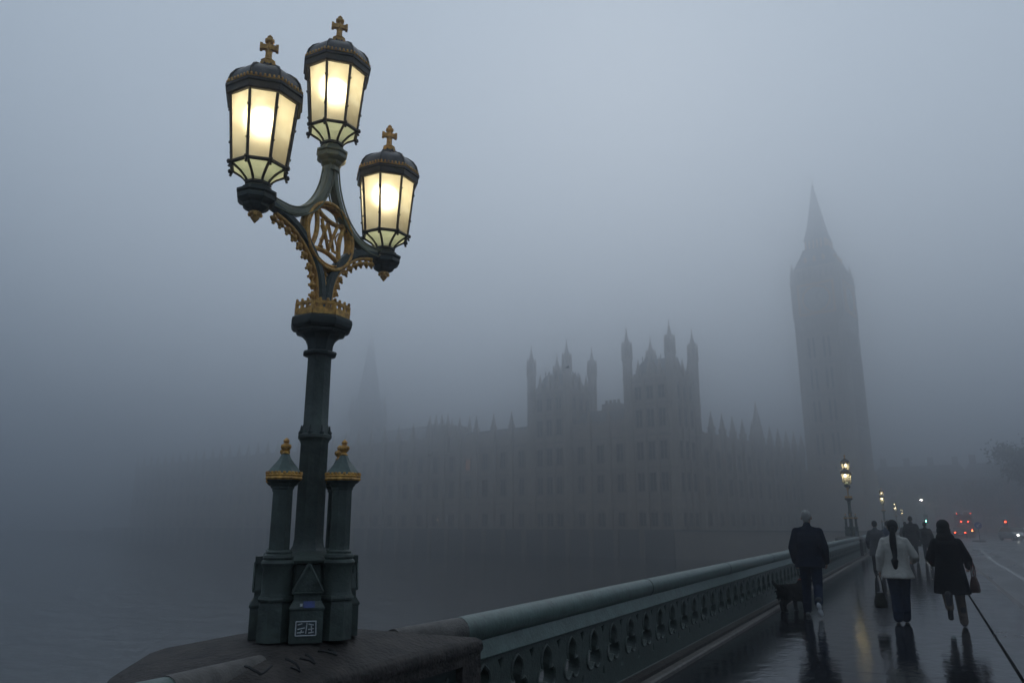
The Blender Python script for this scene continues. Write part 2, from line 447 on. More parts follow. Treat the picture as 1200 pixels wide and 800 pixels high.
# ================================================================== BRIDGE PARAPETS
PITCHY = 0.5145
def panel_mesh():
    w = 0.5145; h0, h1 = 0.09, 0.705
    cu = bpy.data.curves.new('panel', 'CURVE'); cu.dimensions = '2D'; cu.fill_mode = 'BOTH'
    cu.extrude = 0.040; cu.bevel_depth = 0.010; cu.bevel_resolution = 1
    def sp(pts):
        q = cu.splines.new('POLY'); q.points.add(len(pts) - 1)
        for i, p in enumerate(pts): q.points[i].co = (p[0], p[1], 0, 1)
        q.use_cyclic_u = True
    e_ = w / 2 - 0.0105 + 0.0095
    sp([(-e_, h0), (e_, h0), (e_, .225), (e_ - .038, .232), (e_ - .004, .305), (e_, .31), (e_, .585), (e_ - .05, .668), (e_, .672), (e_, h1), (-e_, h1), (-e_, .672), (-e_ + .05, .668), (-e_, .585), (-e_, .31), (-e_ + .004, .305), (-e_ + .038, .232), (-e_, .225)])
    # trefoil opening: pointed top lobe, two round lower lobes
    T = []
    for k in range(-4, 5): T.append((0.092 * cos(radians(90 - k * 24)) * -1 * -1, .545 + 0.10 * sin(radians(90 - k * 24)) + (0.012 if k == 0 else 0)))
    right = [(0.072, .475)]
    for k in range(0, 9): right.append((.080 + .085 * cos(radians(65 - k * 27)), .405 + .085 * sin(radians(65 - k * 27))))
    right.append((0.0, .362))
    top = [p for p in T]
    left = [(-x, y) for x, y in right[:-1]][::-1]
    sp(top + right + left)
    o = bpy.data.objects.new('tmp', cu); COL.objects.link(o)
    dg = bpy.context.evaluated_depsgraph_get()
    me = bpy.data.meshes.new_from_object(o.evaluated_get(dg))
    bpy.data.objects.remove(o)
    me.transform(Matrix(((0, 0, 1, 0), (1, 0, 0, 0), (0, 1, 0, 0), (0, 0, 0, 1))))   # (u,v,w) -> (x=w, y=u, z=v)
    # raised moulding round the opening on the footway side
    mb = MB()
    rim = [(.052, y, z) for y, z in top + right + left]
    mb.tube(rim + [rim[0]], 0.013, 5, False)
    ring = [(.046, .115 * cos(a), .21 + .075 * sin(a)) for a in [radians(200 + 14 * k) for k in range(11)]]
    bm = bmesh.new(); bm.from_mesh(me)
    off = len(bm.verts)
    vv = [bm.verts.new(v) for v in mb.v]
    for f in mb.f:
        try: bm.faces.new([vv[i] for i in f])
        except ValueError: pass
    bmesh.ops.recalc_face_normals(bm, faces=bm.faces)
    bm.to_mesh(me); bm.free()
    me.materials.clear(); me.materials.append(GREEN)
    me.name = 'trefoil_panel'
    return me
PANEL = panel_mesh()
PX = -2.90
def parapet(y0, y1, label, single):
    t = thing('bridge_parapet', label, 'parapet', (PX, y0, zd(y0)), 0, 'green iron parapets of the bridge')
    L = y1 - y0; n = max(1, round(L / PITCHY)); p = L / n
    ys = [y0 + L * k / max(2, int(L / 2)) for k in range(max(2, int(L / 2)) + 1)]
    def sweep(prof):
        b = MB(); b.loft([[(x, y - y0, z + zd(y) - zd(y0)) for x, z in prof] for y in ys]); return b
    rail = [(0.0 + .085 * cos(a) * 1.05, .905 + .095 * sin(a)) for a in [2 * pi * k / 18 for k in range(18)]]
    auto(sweep(rail).build('handrail', RAILG, t), 50)
    auto(sweep([(-.05, .84), (-.05, .70), (.075, .70), (.082, .712), (.034, .845)]).build('fascia', RAILG, t), 25)
    auto(sweep([(-.05, .69), (.05, .69), (.062, .698), (.05, .703), (-.05, .703)]).build('string_moulding', DGREEN, t), 25)
    auto(sweep([(-.08, .0), (.10, .0), (.10, .045), (.085, .07), (.058, .095), (-.05, .095)]).build('plinth', GREEN, t), 25)
    if single:
        for k in range(n):
            y = y0 + p * (k + .5)
            o = link('trefoil_panel', PANEL, t, (0, y - y0, zd(y) - zd(y0))); o.scale = (1, p / .5145, 1)
    else:
        # too far off to pick the units apart: one joined run of the same pierced geometry
        src = bmesh.new(); src.from_mesh(PANEL); 
        bm = bmesh.new()
        for k in range(n):
            y = y0 + p * (k + .5)
            me = PANEL.copy(); me.transform(Matrix.Translation((0, y - y0, zd(y) - zd(y0)))); bm.from_mesh(me); bpy.data.meshes.remove(me)
        me = bpy.data.meshes.new('trefoil_panels'); bm.to_mesh(me); bm.free(); src.free(); me.materials.append(GREEN)
        tag(link('trefoil_panel_run', me, t), kind='stuff')
    for k in range(1, int(L / 4.1)):
        y = y0 + 4.1 * k
        MB().loft([[(x * 1.03, q, .905 + (z - .905) * 1.03 + zd(y) - zd(y0)) for x, z in rail] for q in (y - y0 - .012, y - y0 + .012)]).build('rail_joint', DGREEN, t)
    return t
LY = [3.55 + 39.5 * k for k in range(5)]
parapet(-8.0, 2.38, 'short run of green iron parapet at the bottom left, before the stone pier', True)
parapet(4.72, LY[1] - 1.17, 'long near green iron parapet with trefoil openings, between big lamp and second lamp', True)
parapet(LY[1] + 1.17, LY[2] - 1.17, 'green parapet just beyond the second lamp', False)
parapet(LY[2] + 1.17, LY[3] - 1.17, 'far green parapet past the third lamp, deep in fog', False)
parapet(LY[3] + 1.17, LY[4] - 1.17, 'last green parapet before the far bank, deep in fog', False)

# ---- stone pier pedestals that carry the lamps
def pier(yc, label):
    t = thing('bridge_pier', label, 'pier', (0, yc, zd(yc)), 0, 'stone bridge piers under the lamps')
    outer = [(-2.70, -1.17), (-3.22, -1.17), (-3.52, -1.06), (-3.80, -.80), (-4.00, -.46), (-4.07, 0.0), (-4.00, .46), (-3.80, .80), (-3.52, 1.06), (-3.22, 1.17), (-2.70, 1.17)]
    def ring(s, dx, z, zo, xin=None):
        r_ = [(-3.2 + (x + 3.2) * s + dx, y * (0.995 if s >= 1 else s), z + zo * max(0.0, min(1.0, (-2.95 - x) / 1.25)) - (.085 * max(0.0, min(1.0, (abs(y) * s - .40) / .60)) if z > .9 else 0.0)) for x, y in outer]
        return [(xin, y, z_) if xin and x > -2.9 else (x, y, z_) for x, y, z_ in r_]
    b = MB()
    # coping with a rounded nose and a weathered, gently falling top
    b.loft([ring(.985, 0, .798, -.0), ring(1.0, 0, .815, -.0), ring(1.0, 0, .925, -.045), ring(.985, 0, .955, -.07), ring(.95, 0, .975, -.07), ring(.86, 0, .99, -.06), ring(.62, 0, .996, -.02), ring(.40, 0, .998, 0)])
    cop = auto(b.build('coping', PIER, t), 60)
    # low rolled copings that take the iron rails
    for s in (-1, 1):
        r = MB()
        ys = [s * (1.172 - .62 * k / 8) for k in range(9)]
        r.loft([[(-2.90 - .012 * k + (.090 * (1 - .035 * k)) * cos(a), y, .905 + .002 * k + (.096) * sin(a) * (1 - .035 * k)) for a in [2 * pi * j / 18 for j in range(18)]] for k, y in enumerate(ys)])
        auto(r.build('rolled_coping', PIERL, t), 60)
    w = MB()
    w.loft([ring(.975, 0, .797, 0, -2.79), ring(.975, 0, -1.2, 0, -2.79), ring(1.02, 0, -1.4, 0), ring(1.02, 0, WATER_Z - .5 - zd(yc), 0)])
    wall = auto(w.build('pedestal_wall', PIER, t), 30)
    # inner face with a sunk panel
    f = MB()
    X0, X1 = -2.785, -2.716
    for (ya, yb, za, zb) in ((-1.16, 1.16, .735, .796), (-1.16, -.93, 0.05, .735), (.93, 1.16, 0.05, .735), (-.93, .93, 0.05, .16)):
        f.b2(X0, X1, ya, yb, za, zb)
    f.build('panel_frame', PIER, t)
    MB().b2(X0 - .01, -2.765, -.93, .93, .16, .735).build('sunk_panel', DGREEN, t)
    m = MB()
    for k in range(7):
        y = -.8 + 1.6 * k / 6
        m.tube([(-2.755, y - .1, .2), (-2.75, y - .09, .45), (-2.75, y, .68), (-2.75, y + .09, .45), (-2.755, y + .1, .2)], .013, 5)
    m.build('panel_tracery', GREEN, t)
    return t
pier0 = pier(LY[0], 'near stone pier with rounded coping and black scrawl, under the big lamp')
# scrawled marker letters on the near coping
def scrawl():
    prof = [(-2.699, .885), (-2.699, .925), (-2.7065, .9565), (-2.724, .977), (-2.769, .9925), (-2.889, .998)]
    def over(u, v):                           # v metres up and over the rounded nose, u along it
        d = v + .012
        for (x0, z0), (x1, z1) in zip(prof, prof[1:]):
            L = hypot(x1 - x0, z1 - z0)
            if d <= L or (x1, z1) == prof[-1]: return (x0 + (x1 - x0) * d / L, -.80 + u, z0 + (z1 - z0) * d / L)
            d -= L
    strokes = [[(-.03, .175), (-.04, .115), (-.025, .075), (.02, .085), (.075, .112)], [(.165, .075), (.215, .045)], [(.215, .045), (.20, .15)], [(.27, .125), (.325, .065)], [(.325, .065), (.345, .155)], [(.45, .17), (.50, .085)], [(.50, .085), (.525, .165)]]
    for st in strokes:
        pts = smooth_path([(u, v, 0) for u, v in st], 5)
        MB().tube([over(p.x, p.y) for p in pts], .0062, 5).build('scrawled_stroke', SCRAWL, pier0)
scrawl()
for k, lab in ((1, 'stone pier under the second lamp'), (2, 'stone pier under the third lamp'), (3, 'stone pier under the fourth lamp'), (4, 'stone pier under the farthest lamp')):
    pier(LY[k], lab + ', at the foot of the parapet')

# ================================================================== STREET LAMP
ZB = 1.0                                      # lamp datum: top of the coping
lamp = thing('street_lamp', 'big near three-lantern green lamp with gilded ornament, standing on the stone pier', 'street lamp', (-3.23, LY[0], zd(LY[0]) + ZB), 0, 'three-lantern lamps along the parapet')
OCT = 1 / cos(pi / 8)
def Z(z): return z - ZB
def lath(b, prof, n=8, c=(0, 0)):
    k = OCT if n == 8 else 1
    return b.lathe([(r * k, Z(z)) for r, z in prof], n, (c[0], c[1], 0))
# pole
b = MB()
lath(b, [(.165, 1.0), (.165, 1.40), (.20, 1.41), (.205, 1.425), (.16, 1.45), (.105, 1.47), (.088, 1.50), (.082, 1.54), (.080, 2.10), (.088, 2.12), (.098, 2.132), (.098, 2.148), (.086, 2.158), (.078, 2.20), (.072, 2.215), (.070, 2.64), (.074, 2.65)])
auto(b.build('pole', GREEN, lamp), 25)
b = MB()
for k in range(8):
    a = k * pi / 4 + pi / 8
    b.lathe([(.013, Z(2.15)), (.016, Z(2.165)), (.008, Z(2.175)), (.003, Z(2.205))], 6, (.090 * cos(a), .090 * sin(a), 0))
b.build('collar_spikes', DGREEN, lamp)
b = MB()
lath(b, [(.082, 2.640), (.098, 2.648), (.101, 2.658), (.096, 2.668), (.074, 2.676), (.077, 2.71), (.090, 2.745), (.108, 2.765), (.118, 2.772), (.142, 2.780), (.150, 2.792), (.150, 2.800), (.168, 2.806), (.180, 2.820), (.185, 2.845), (.182, 2.866), (.165, 2.880), (.08, 2.888)])
auto(b.build('capital', DGREEN, lamp), 20)
# gilded pierced gallery on the capital
b = MB(); R_ = .158
for k in range(8):
    a = k * pi / 4; u = Vector((-sin(a), cos(a), 0)); nrm = Vector((cos(a), sin(a), 0)); half = R_ * math.tan(pi / 8)
    Rm = Matrix((u, nrm, Vector((0, 0, 1)))).transposed()
    c = nrm * R_
    b.box((c.x, c.y, Z(2.900)), (2 * half, .018, .040), R=Rm)
    b.box((c.x, c.y, Z(2.955)), (2 * half, .014, .018), R=Rm)
    for j in (-1, -.35, .35, 1):
        q = c + u * half * j
        b.box((q.x, q.y, Z(2.932)), (.019, .012, .05), R=Rm)
        b.ell((q.x, q.y, Z(2.972)), (.010, .010, .014), 6, 4)
    for j in (-.67, 0, .67):
        q = c + u * half * j
        ringp = [q + u * .012 * cos(t) + Vector((0, 0, Z(2.932) + .014 * sin(t))) for t in [2 * pi * i / 8 for i in range(9)]]
        b.tube(ringp, .0042, 4, False)
b.build('gilded_gallery', GOLD, lamp)
# four colonnettes on the axes, each with a hooded cap and gilt finial
def colonnette():
    b = MB()
    lath(b, [(.088, 1.0), (.088, 1.16), (.086, 1.178), (.080, 1.205), (.090, 1.21), (.093, 1.222), (.088, 1.235)])
    b.lathe([(.086, Z(1.236)), (.080, Z(1.255)), (.080, Z(1.385)), (.088, Z(1.40)), (.093, Z(1.412)), (.088, Z(1.425)), (.080, Z(1.43)), (.084, Z(1.442)), (.080, Z(1.455)), (.070, Z(1.462)), (.072, Z(1.472)), (.062, Z(1.482))], 20)
    lath(b, [(.056, 1.48), (.054, 1.815), (.060, 1.822), (.060, 1.832), (.068, 1.84), (.072, 1.85), (.085, 1.858), (.092, 1.866), (.092, 1.874)])
    return b
cb = MB(); c0 = colonnette()
cmesh = c0.mesh('colonnette', GREEN)
cmesh.polygons.foreach_set('use_smooth', [True] * len(cmesh.polygons)); cmesh.set_sharp_from_angle(angle=radians(28))
hb = MB(); lath(hb, [(.092, 1.905), (.089, 1.916), (.078, 1.932), (.066, 1.948), (.050, 1.968), (.034, 1.990), (.024, 2.012), (.018, 2.022)])
hood = hb.mesh('hood', RAILG)
gb = MB(); lath(gb, [(.096, 1.870), (.102, 1.878), (.098, 1.888), (.102, 1.896), (.094, 1.906)])
for k in range(8):
    a = k * pi / 4
    for j in (-.028, 0, .028):
        gb.ell((.094 * cos(a) - sin(a) * j, .094 * sin(a) + cos(a) * j, Z(1.908)), (.010, .010, .012), 6, 4)
gilt = gb.mesh('gilt_cornice', GOLD)
fb = MB(); lath(fb, [(.016, 2.015), (.024, 2.022), (.016, 2.030), (.013, 2.036), (.020, 2.042), (.030, 2.055), (.030, 2.066), (.018, 2.076), (.012, 2.084), (.018, 2.092), (.014, 2.102), (.003, 2.112)])
for k in range(4):
    a = k * pi / 2; fb.ell((.028 * cos(a), .028 * sin(a), Z(2.062)), (.011, .011, .013), 6, 4)
fin = fb.mesh('finial', GOLD)
for k in range(4):
    a = k * pi / 2
    c = link('colonnette', cmesh, lamp, (.235 * cos(a), .235 * sin(a), 0))
    link('gilt_cornice', gilt, c); link('hood', hood, c); link('finial', fin, c)
# four gabled buttress blocks on the diagonals
def gablet(capped):
    b = MB()
    def yz(prof): return prof
    b.b2(.06, .300, -.088, .088, 0, Z(1.165))
    b.loft([[(.06, -.088, Z(1.165)), (.300, -.088, Z(1.165)), (.300, .088, Z(1.165)), (.06, .088, Z(1.165))], [(.06, -.094, Z(1.172)), (.306, -.094, Z(1.172)), (.306, .094, Z(1.172)), (.06, .094, Z(1.172))], [(.06, -.094, Z(1.180)), (.306, -.094, Z(1.180)), (.306, .094, Z(1.180)), (.06, .094, Z(1.180))], [(.06, -.074, Z(1.215)), (.284, -.074, Z(1.215)), (.284, .074, Z(1.215)), (.06, .074, Z(1.215))], [(.06, -.072, Z(1.250)), (.282, -.072, Z(1.250)), (.282, .072, Z(1.250)), (.06, .072, Z(1.250))]])
    # gable
    pr = [(-.082, Z(1.250)), (.082, Z(1.250)), (.082, Z(1.262)), (.010, Z(1.395)), (0, Z(1.410)), (-.010, Z(1.395)), (-.082, Z(1.262))]
    b.loft([[(x, y, z) for y, z in pr] for x in (.06, .287)])
    for q in (-1, 1): b.tube([(.289, q * .080, Z(1.262)), (.289, 0, Z(1.408))], .008, 5)
    b.tube([(.289, -.080, Z(1.256)), (.289, .080, Z(1.256))], .007, 5)
    pr2 = [(-.052, Z(1.262)), (.052, Z(1.262)), (0, Z(1.365))]
    b.loft([[(x, y, z) for y, z in pr2] for x in (.28, .292)])
    if capped: b.b2(.10, .272, -.040, .040, Z(1.26), Z(1.40)); b.b2(.09, .290, -.048, .048, Z(1.40), Z(1.445))
    return b
gm = gablet(True).mesh('gabled_buttress', GREEN); gm0 = gablet(False).mesh('gabled_buttress', GREEN)
for k in range(4):
    link('gabled_buttress', gm0 if k == 3 else gm, lamp, (0, 0, 0), k * pi / 2 + pi / 4)
# stickers and stains on the near buttress
def on_diag(mb_, name, m): o = mb_.build(name, m, lamp, rz=-pi / 4); return o
b = MB(); b.b2(.3003, .3022, -.058, .058, Z(1.035), Z(1.115)); on_diag(b, 'sticker', STICKD)
b = MB()
def seg(y0, z0, y1, z1, w=.003): b.tube([(.3035, y0, Z(z0)), (.3035, y1, Z(z1))], w, 4)
for (y0, z0, y1, z1) in ((-.054, 1.039, .054, 1.039), (-.054, 1.111, .054, 1.111), (-.054, 1.039, -.054, 1.111), (.054, 1.039, .050, 1.111), (-.044, 1.095, -.020, 1.101), (-.044, 1.072, -.006, 1.079), (-.030, 1.05, -.022, 1.068), (.0, 1.05, .004, 1.105), (.012, 1.098, .040, 1.092), (.012, 1.07, .042, 1.074), (.014, 1.052, .042, 1.056), (.03, 1.06, .028, 1.09), (-.046, 1.054, -.010, 1.058)):
    seg(y0, z0, y1, z1)
on_diag(b, 'sticker_scribble', STICKW)
b = MB(); b.loft([[(.3065 - .0218 * t + .0025, y, Z(1.181 + .034 * t)) for y in (-.020, .040)] + [(.3065 - .0218 * t + .001, y, Z(1.181 + .034 * t)) for y in (.040, -.020)] for t in (.02, .98)])
on_diag(b, 'sticker', STICKB)
b = MB(); b.box((.3005, -.032, Z(1.196)), (.012, .013, .014)); on_diag(b, 'sticker', STICKW)

# arms lie in the plane of the parapet (local y, z)
def sweep2d(path, hw, hd):
    """bar along a path in the y-z plane: hw half width in the plane, hd half depth along x"""
    P = [Vector((0, p[0], Z(p[1]))) for p in path]; rings = []
    for i, p in enumerate(P):
        t = (P[min(i + 1, len(P) - 1)] - P[max(i - 1, 0)]).normalized(); n = Vector((0, -t.z, t.y))
        w = hw[i] if hasattr(hw, '__len__') else hw
        sec = [(-1, -.55), (-.62, -1), (.62, -1), (1, -.55), (1, .55), (.62, 1), (-.62, 1), (-1, .55)]
        rings.append([p + n * (w * b_) + Vector((hd * a_, 0, 0)) for a_, b_ in sec])
    return MB().loft(rings)
low = [(-.022, 2.90), (-.026, 3.02), (-.045, 3.14), (-.095, 3.245), (-.175, 3.335), (-.275, 3.408), (-.39, 3.452), (-.53, 3.478)]
upp = [(-.56, 3.492), (-.46, 3.484), (-.35, 3.486), (-.255, 3.52), (-.165, 3.585), (-.095, 3.675), (-.045, 3.785), (-.020, 3.90), (-.014, 3.98)]
for s in (1, -1):
    lo = [(s * y, z) for y, z in [(p.x, p.y) for p in smooth_path([(a, b_, 0) for a, b_ in low], 5)]]
    up = [(s * y, z) for y, z in [(p.x, p.y) for p in smooth_path([(a, b_, 0) for a, b_ in upp], 5)]]
    m = len(lo)
    arm = auto(sweep2d(lo, [.034 - .008 * i / m for i in range(m)], .030).build('lower_arm', GREEN, lamp), 35)
    # gilded soffit strip and leaf crockets under it
    def offs(path, d):
        out = []
        for i, p in enumerate(path):
            a, c = path[max(0, i - 1)], path[min(len(path) - 1, i + 1)]
            ty, tz = c[0] - a[0], c[1] - a[1]; L = hypot(ty, tz) or 1
            out.append((p[0] - s * tz / L * d, p[1] - s * -ty / L * d))
        return out
    so = offs(lo, .037)
    auto(sweep2d(so[2:-3], .012, .018).build('gilded_soffit', GOLD, arm), 35)
    cm_ = MB()
    cm_.ell((0, 0, 0), (.022, .020, .022), 8, 6); cm_.ell((0, .018, 0), (.014, .014, .012), 6, 4); cm_.ell((0, -.018, .004), (.014, .014, .012), 6, 4); cm_.ell((0, 0, -.022), (.010, .010, .014), 6, 4); cm_.box((0, 0, .018), (.014, .016, .03))
    cme = cm_.mesh('crocket', GOLD)
    cr_ = offs(lo, .072); nC = 11
    # even spacing along the arc
    acc = [0]
    for a_, c_ in zip(cr_, cr_[1:]): acc.append(acc[-1] + hypot(c_[0] - a_[0], c_[1] - a_[1]))
    for k in range(nC):
        d = acc[-1] * (.075 + .84 * k / (nC - 1)); i = max(j for j in range(len(acc)) if acc[j] <= d)
        p, q = cr_[i], cr_[min(i + 1, len(cr_) - 1)]
        o = link('crocket', cme, arm, (0, p[0], Z(p[1])))
        o.rotation_euler = (atan2(q[1] - p[1], q[0] - p[0]), 0, 0)
    ua = auto(sweep2d(up, .029, .029).build('upper_arm', OLIVE if s > 0 else OLIVE, lamp), 35)
    ed = MB()
    for sgn in (-1, 1):
        pth = offs(up, .026 * sgn)
        ed.tube([(.031, y, Z(z)) for y, z in pth], .006, 5); ed.tube([(-.031, y, Z(z)) for y, z in pth], .006, 5)
    ed.build('arm_beading', OLIVE, ua)
b = MB(); b.box((0, 0, Z(2.95)), (.055, .085, .14)); b.build('arm_root', DGREEN, lamp)
# gilded roundel with interlaced cipher
RC = (0.008, 3.442)
ro = MB()
def rp(r, a, x=0): return (x, RC[0] + r * cos(a), Z(RC[1] + r * sin(a)))
for x in (-.022, .022): ro.tube([rp(.220, 2 * pi * k / 36, x) for k in range(37)], .014, 7, False)
ro.tube([rp(.218, 2 * pi * k / 36) for k in range(37)], .024, 8, False)
for x in (-.02, .02): ro.tube([rp(.198, 2 * pi * k / 36, x) for k in range(37)], .008, 6, False)
roundel = auto(ro.build('roundel', GOLD, lamp), 60)
b = MB(); tilt = radians(38)
cn = [tilt + pi / 2 * k for k in range(4)]
for k in range(4):                           # four inward-bowed bars from point to point of the ring
    a0, a1 = cn[k], cn[k] + pi / 2
    p0 = Vector(rp(.205, a0)); p1 = Vector(rp(.205, a1)); mid = Vector(rp(.072, (a0 + a1) / 2))
    path = [p0.lerp(mid, 2 * t) * (1 - 0) if False else (p0 * (1 - t) ** 2 + mid * 2 * t * (1 - t) + p1 * t * t) for t in [i / 10 for i in range(11)]]
    b.tube(path, .0165, 7)
    for q in (path[1], path[-2]): b.ell(q, (.020, .020, .020), 8, 5)
auto(b.build('bowed_frame', GOLD, roundel), 60)
b = MB()
def L2(pts, r=.0115): b.tube(smooth_path([(x, RC[0] + y, Z(RC[1] + z)) for x, y, z in pts], 4), r, 6)
L2([(.008, -.072, .085), (.010, -.03, -.01), (.008, .0, -.095)]); L2([(.008, .0, -.095), (.010, .03, -.01), (.008, .072, .085)])      # V
L2([(-.006, -.066, -.085), (-.004, -.03, .02), (-.006, 0, .095)]); L2([(-.006, 0, .095), (-.004, .03, .02), (-.006, .066, -.085)]); L2([(-.004, -.045, -.02), (-.004, .045, -.02)], .007)   # A
for sy in (-1, 1):
    b.ell((.01, RC[0] + sy * .072, Z(RC[1] + .09)), (.012, .018, .010), 6, 4); b.ell((.01, RC[0] + sy * .066, Z(RC[1] - .088)), (.012, .018, .010), 6, 4)
    L2([(.012, sy * .085, .05), (.012, sy * .058, .0), (.012, sy * .085, -.05)], .006)
auto(b.build('cipher', GOLD, roundel), 60)
# small gilt drop between the arms
b = MB(); b.tube([(0, .005, Z(3.235)), (0, .005, Z(3.13))], .008, 6); b.ell((0, .005, Z(3.12)), (.014, .014, .024), 8, 5); b.ell((0, .005, Z(3.18)), (.016, .016, .012), 8, 5)
b.build('gilt_drop', GOLD, lamp)
# bosses under the lanterns
def boss(y, z0, pend):
    b = MB()
    q_ = 1.0 if pend else .90
    p = [(.030, z0 - .165), (.055, z0 - .152), (.070, z0 - .138), (.074, z0 - .122), (.092, z0 - .112), (.104, z0 - .098), (.104, z0 - .078), (.098, z0 - .074), (.098, z0 - .066), (.110, z0 - .060), (.110, z0 - .046), (.092, z0 - .038), (.080, z0 - .034), (.080, z0 - .022), (.068, z0 - .012), (.060, z0)]
    p = [(r * q_, z) for r, z in p]
    b.lathe([(r * OCT, Z(z)) for r, z in p], 8, (0, y, 0))
    o = auto(b.build('lantern_boss', DGREEN if pend else OLIVE, lamp), 12)
    if pend:
        q = MB(); q.lathe([(.020, Z(z0 - .15)), (.034, Z(z0 - .165)), (.036, Z(z0 - .178)), (.022, Z(z0 - .188)), (.027, Z(z0 - .200)), (.016, Z(z0 - .215)), (.003, Z(z0 - .232))], 8, (0, y, 0))
        for k in range(4): q.ell((.030 * cos(k * pi / 2 + .78), y + .030 * sin(k * pi / 2 + .78), Z(z0 - .182)), (.013, .013, .016), 6, 4)
        q.build('gilt_pendant', GOLD, o)
boss(-.61, 3.545, True); boss(.61, 3.545, True); boss(0, 4.085, False)
b = MB(); b.lathe([(.055, Z(3.90)), (.050, Z(3.935)), (.07, Z(3.95))], 8); b.build('neck', OLIVE, lamp)

# lanterns
def oct_pt(r, k, z): a = pi / 8 + k * pi / 4; return Vector((r * OCT * cos(a), r * OCT * sin(a), z))
def lantern(y, z0):
    base = Vector((0, y, Z(z0)))
    f = MB()
    rB, rT, hB, hT = .150, .187, .105, .525
    for k in range(8):
        f.tube([oct_pt(rB, k, hB), oct_pt(rT, k, hT)], .0095, 6)
        f.tube(smooth_path([oct_pt(rB + .004, k, hB), oct_pt(.098, k, .066), oct_pt(.066, k, .03), oct_pt(.056, k, .0)], 4), .0085, 6)
        f.tube([oct_pt(rB, k, hB), oct_pt(rB, k + 1, hB)], .0125, 6)
        f.ell(oct_pt(rB + .014, k, hB - .004), (.013, .013, .016), 6, 4)
        f.tube([oct_pt(rB + .002, k, hB - .01), oct_pt(rB + .012, k, hB - .035)], .008, 5)
        for h in (.22, .42):
            rr = rB + (rT - rB) * (h - hB) / (hT - hB)
            f.box(oct_pt(rr + .004, k, h), (.018, .018, .010), rz=pi / 8 + k * pi / 4)
    f.lathe([(.052, -.005), (.070 * OCT, 0), (.070 * OCT, .014), (.052, .018)], 8)
    L = f.build('lantern', BRONZE, lamp, loc=base)
    band = MB()
    R8 = lambda r: r * OCT
    prof = [(rT + .002, .512), (.204, .512), (.212, .520), (.212, .556), (.220, .562), (.220, .578), (.206, .583), (.200, .584)]
    band.loft([[oct_pt(r, k, z) for k in range(8)] for r, z in prof], False)
    band.loft([[oct_pt(r, k, z) for k in range(8)] for r, z in [(rT - .012, .522), (rT - .012, .575)]], False)
    band.loft([[oct_pt(r, k, z) for k in range(8)] for r, z in [(rT + .002, .512), (rT - .012, .515), (rT - .012, .525)]], False)
    auto(band.build('eaves_band', BRONZE, L), 25)
    cr = MB()
    for k in range(8):
        p, q = oct_pt(.212, k, .586), oct_pt(.212, k + 1, .586)
        cr.tube([p, q], .005, 4)
        for j in range(7):
            c = p.lerp(q, (j + .5) / 7); cr.ell((c.x, c.y, c.z + .012), (.008, .008, .013), 5, 4)
    cr.build('cresting', GOLD, L)
    rf = MB()
    rprof = [(.203, .583), (.202, .612), (.192, .650), (.168, .688), (.132, .716), (.098, .733), (.070, .747), (.053, .762), (.046, .775), (.042, .784)]
    rf.loft([[oct_pt(r, k, z) for k in range(8)] for r, z in rprof])
    roof = auto(rf.build('lantern_roof', ROOFM, L), 30)
    rb = MB()
    for k in range(8): rb.tube([oct_pt(r + .003, k, z) for r, z in rprof], .0065, 5)
    for k in range(8):
        a = k * pi / 4
        rb.tube(smooth_path([(.04 * cos(a), .04 * sin(a), .772), (.065 * cos(a), .065 * sin(a), .768), (.072 * cos(a), .072 * sin(a), .750)], 3), .006, 4)
    rb.build('roof_ribs', BRONZE, L)
    fn = MB()
    fn.lathe([(.040, .780), (.048, .786), (.050, .800), (.042, .808), (.046, .818), (.030, .826), (.022, .838), (.020, .880), (.022, .888)], 8)
    fn.box((0, 0, .915), (.030, .030, .06)); fn.box((0, 0, .915), (.100, .028, .030), rz=pi / 4)
    for s in (-1, 1):
        fn.box((s * .047 * cos(pi / 4), s * .047 * sin(pi / 4), .915), (.016, .034, .042), rz=pi / 4)
    fn.lathe([(.022, .943), (.030, .955), (.030, .968), (.016, .978), (.018, .988), (.004, 1.004)], 8)
    fn.build('cross_finial', GOLD, L)
    for k in range(8):
        MB().add([oct_pt(rB, k, hB), oct_pt(rB, k + 1, hB), oct_pt(rT, k + 1, hT), oct_pt(rT, k, hT)], [(0, 1, 2, 3)]).build('pane', PANE, L)
        a_ = [oct_pt(r, k, z) for r, z in ((rB - .002, hB), (.098, .068), (.066, .032), (.055, .006))]
        c_ = [oct_pt(r, k + 1, z) for r, z in ((rB - .002, hB), (.098, .068), (.066, .032), (.055, .006))]
        MB().add(a_ + c_, [(i, i + 1, i + 5, i + 4) for i in range(3)]).build('lower_pane', PANEG, L)
    li = bpy.data.lights.new('lantern_light', 'POINT'); li.energy = LAMP_W; li.color = (1.0, 0.87, 0.60); li.shadow_soft_size = 0.06
    lo_ = bpy.data.objects.new('lantern_light', li); COL.objects.link(lo_); lo_.parent = L; lo_.location = (0, 0, .43)
    return L
LAMP_W = 7.6
lantern(-.61, 3.545); lantern(.61, 3.545); lantern(0, 4.085)
CM = children_map()
for k, lab in ((1, 'second lamp, two lit lanterns seen stacked, standing at the end of the visible parapet'), (2, 'third lamp, glowing through fog right of the clock tower foot'), (3, 'fourth lamp along the parapet, a small double glow in fog'), (4, 'farthest lamp, the smallest double glow above the walkers')):
    c = copy_tree(lamp, CM)
    c.location = (-3.23, LY[k], zd(LY[k]) + ZB); c['label'] = lab

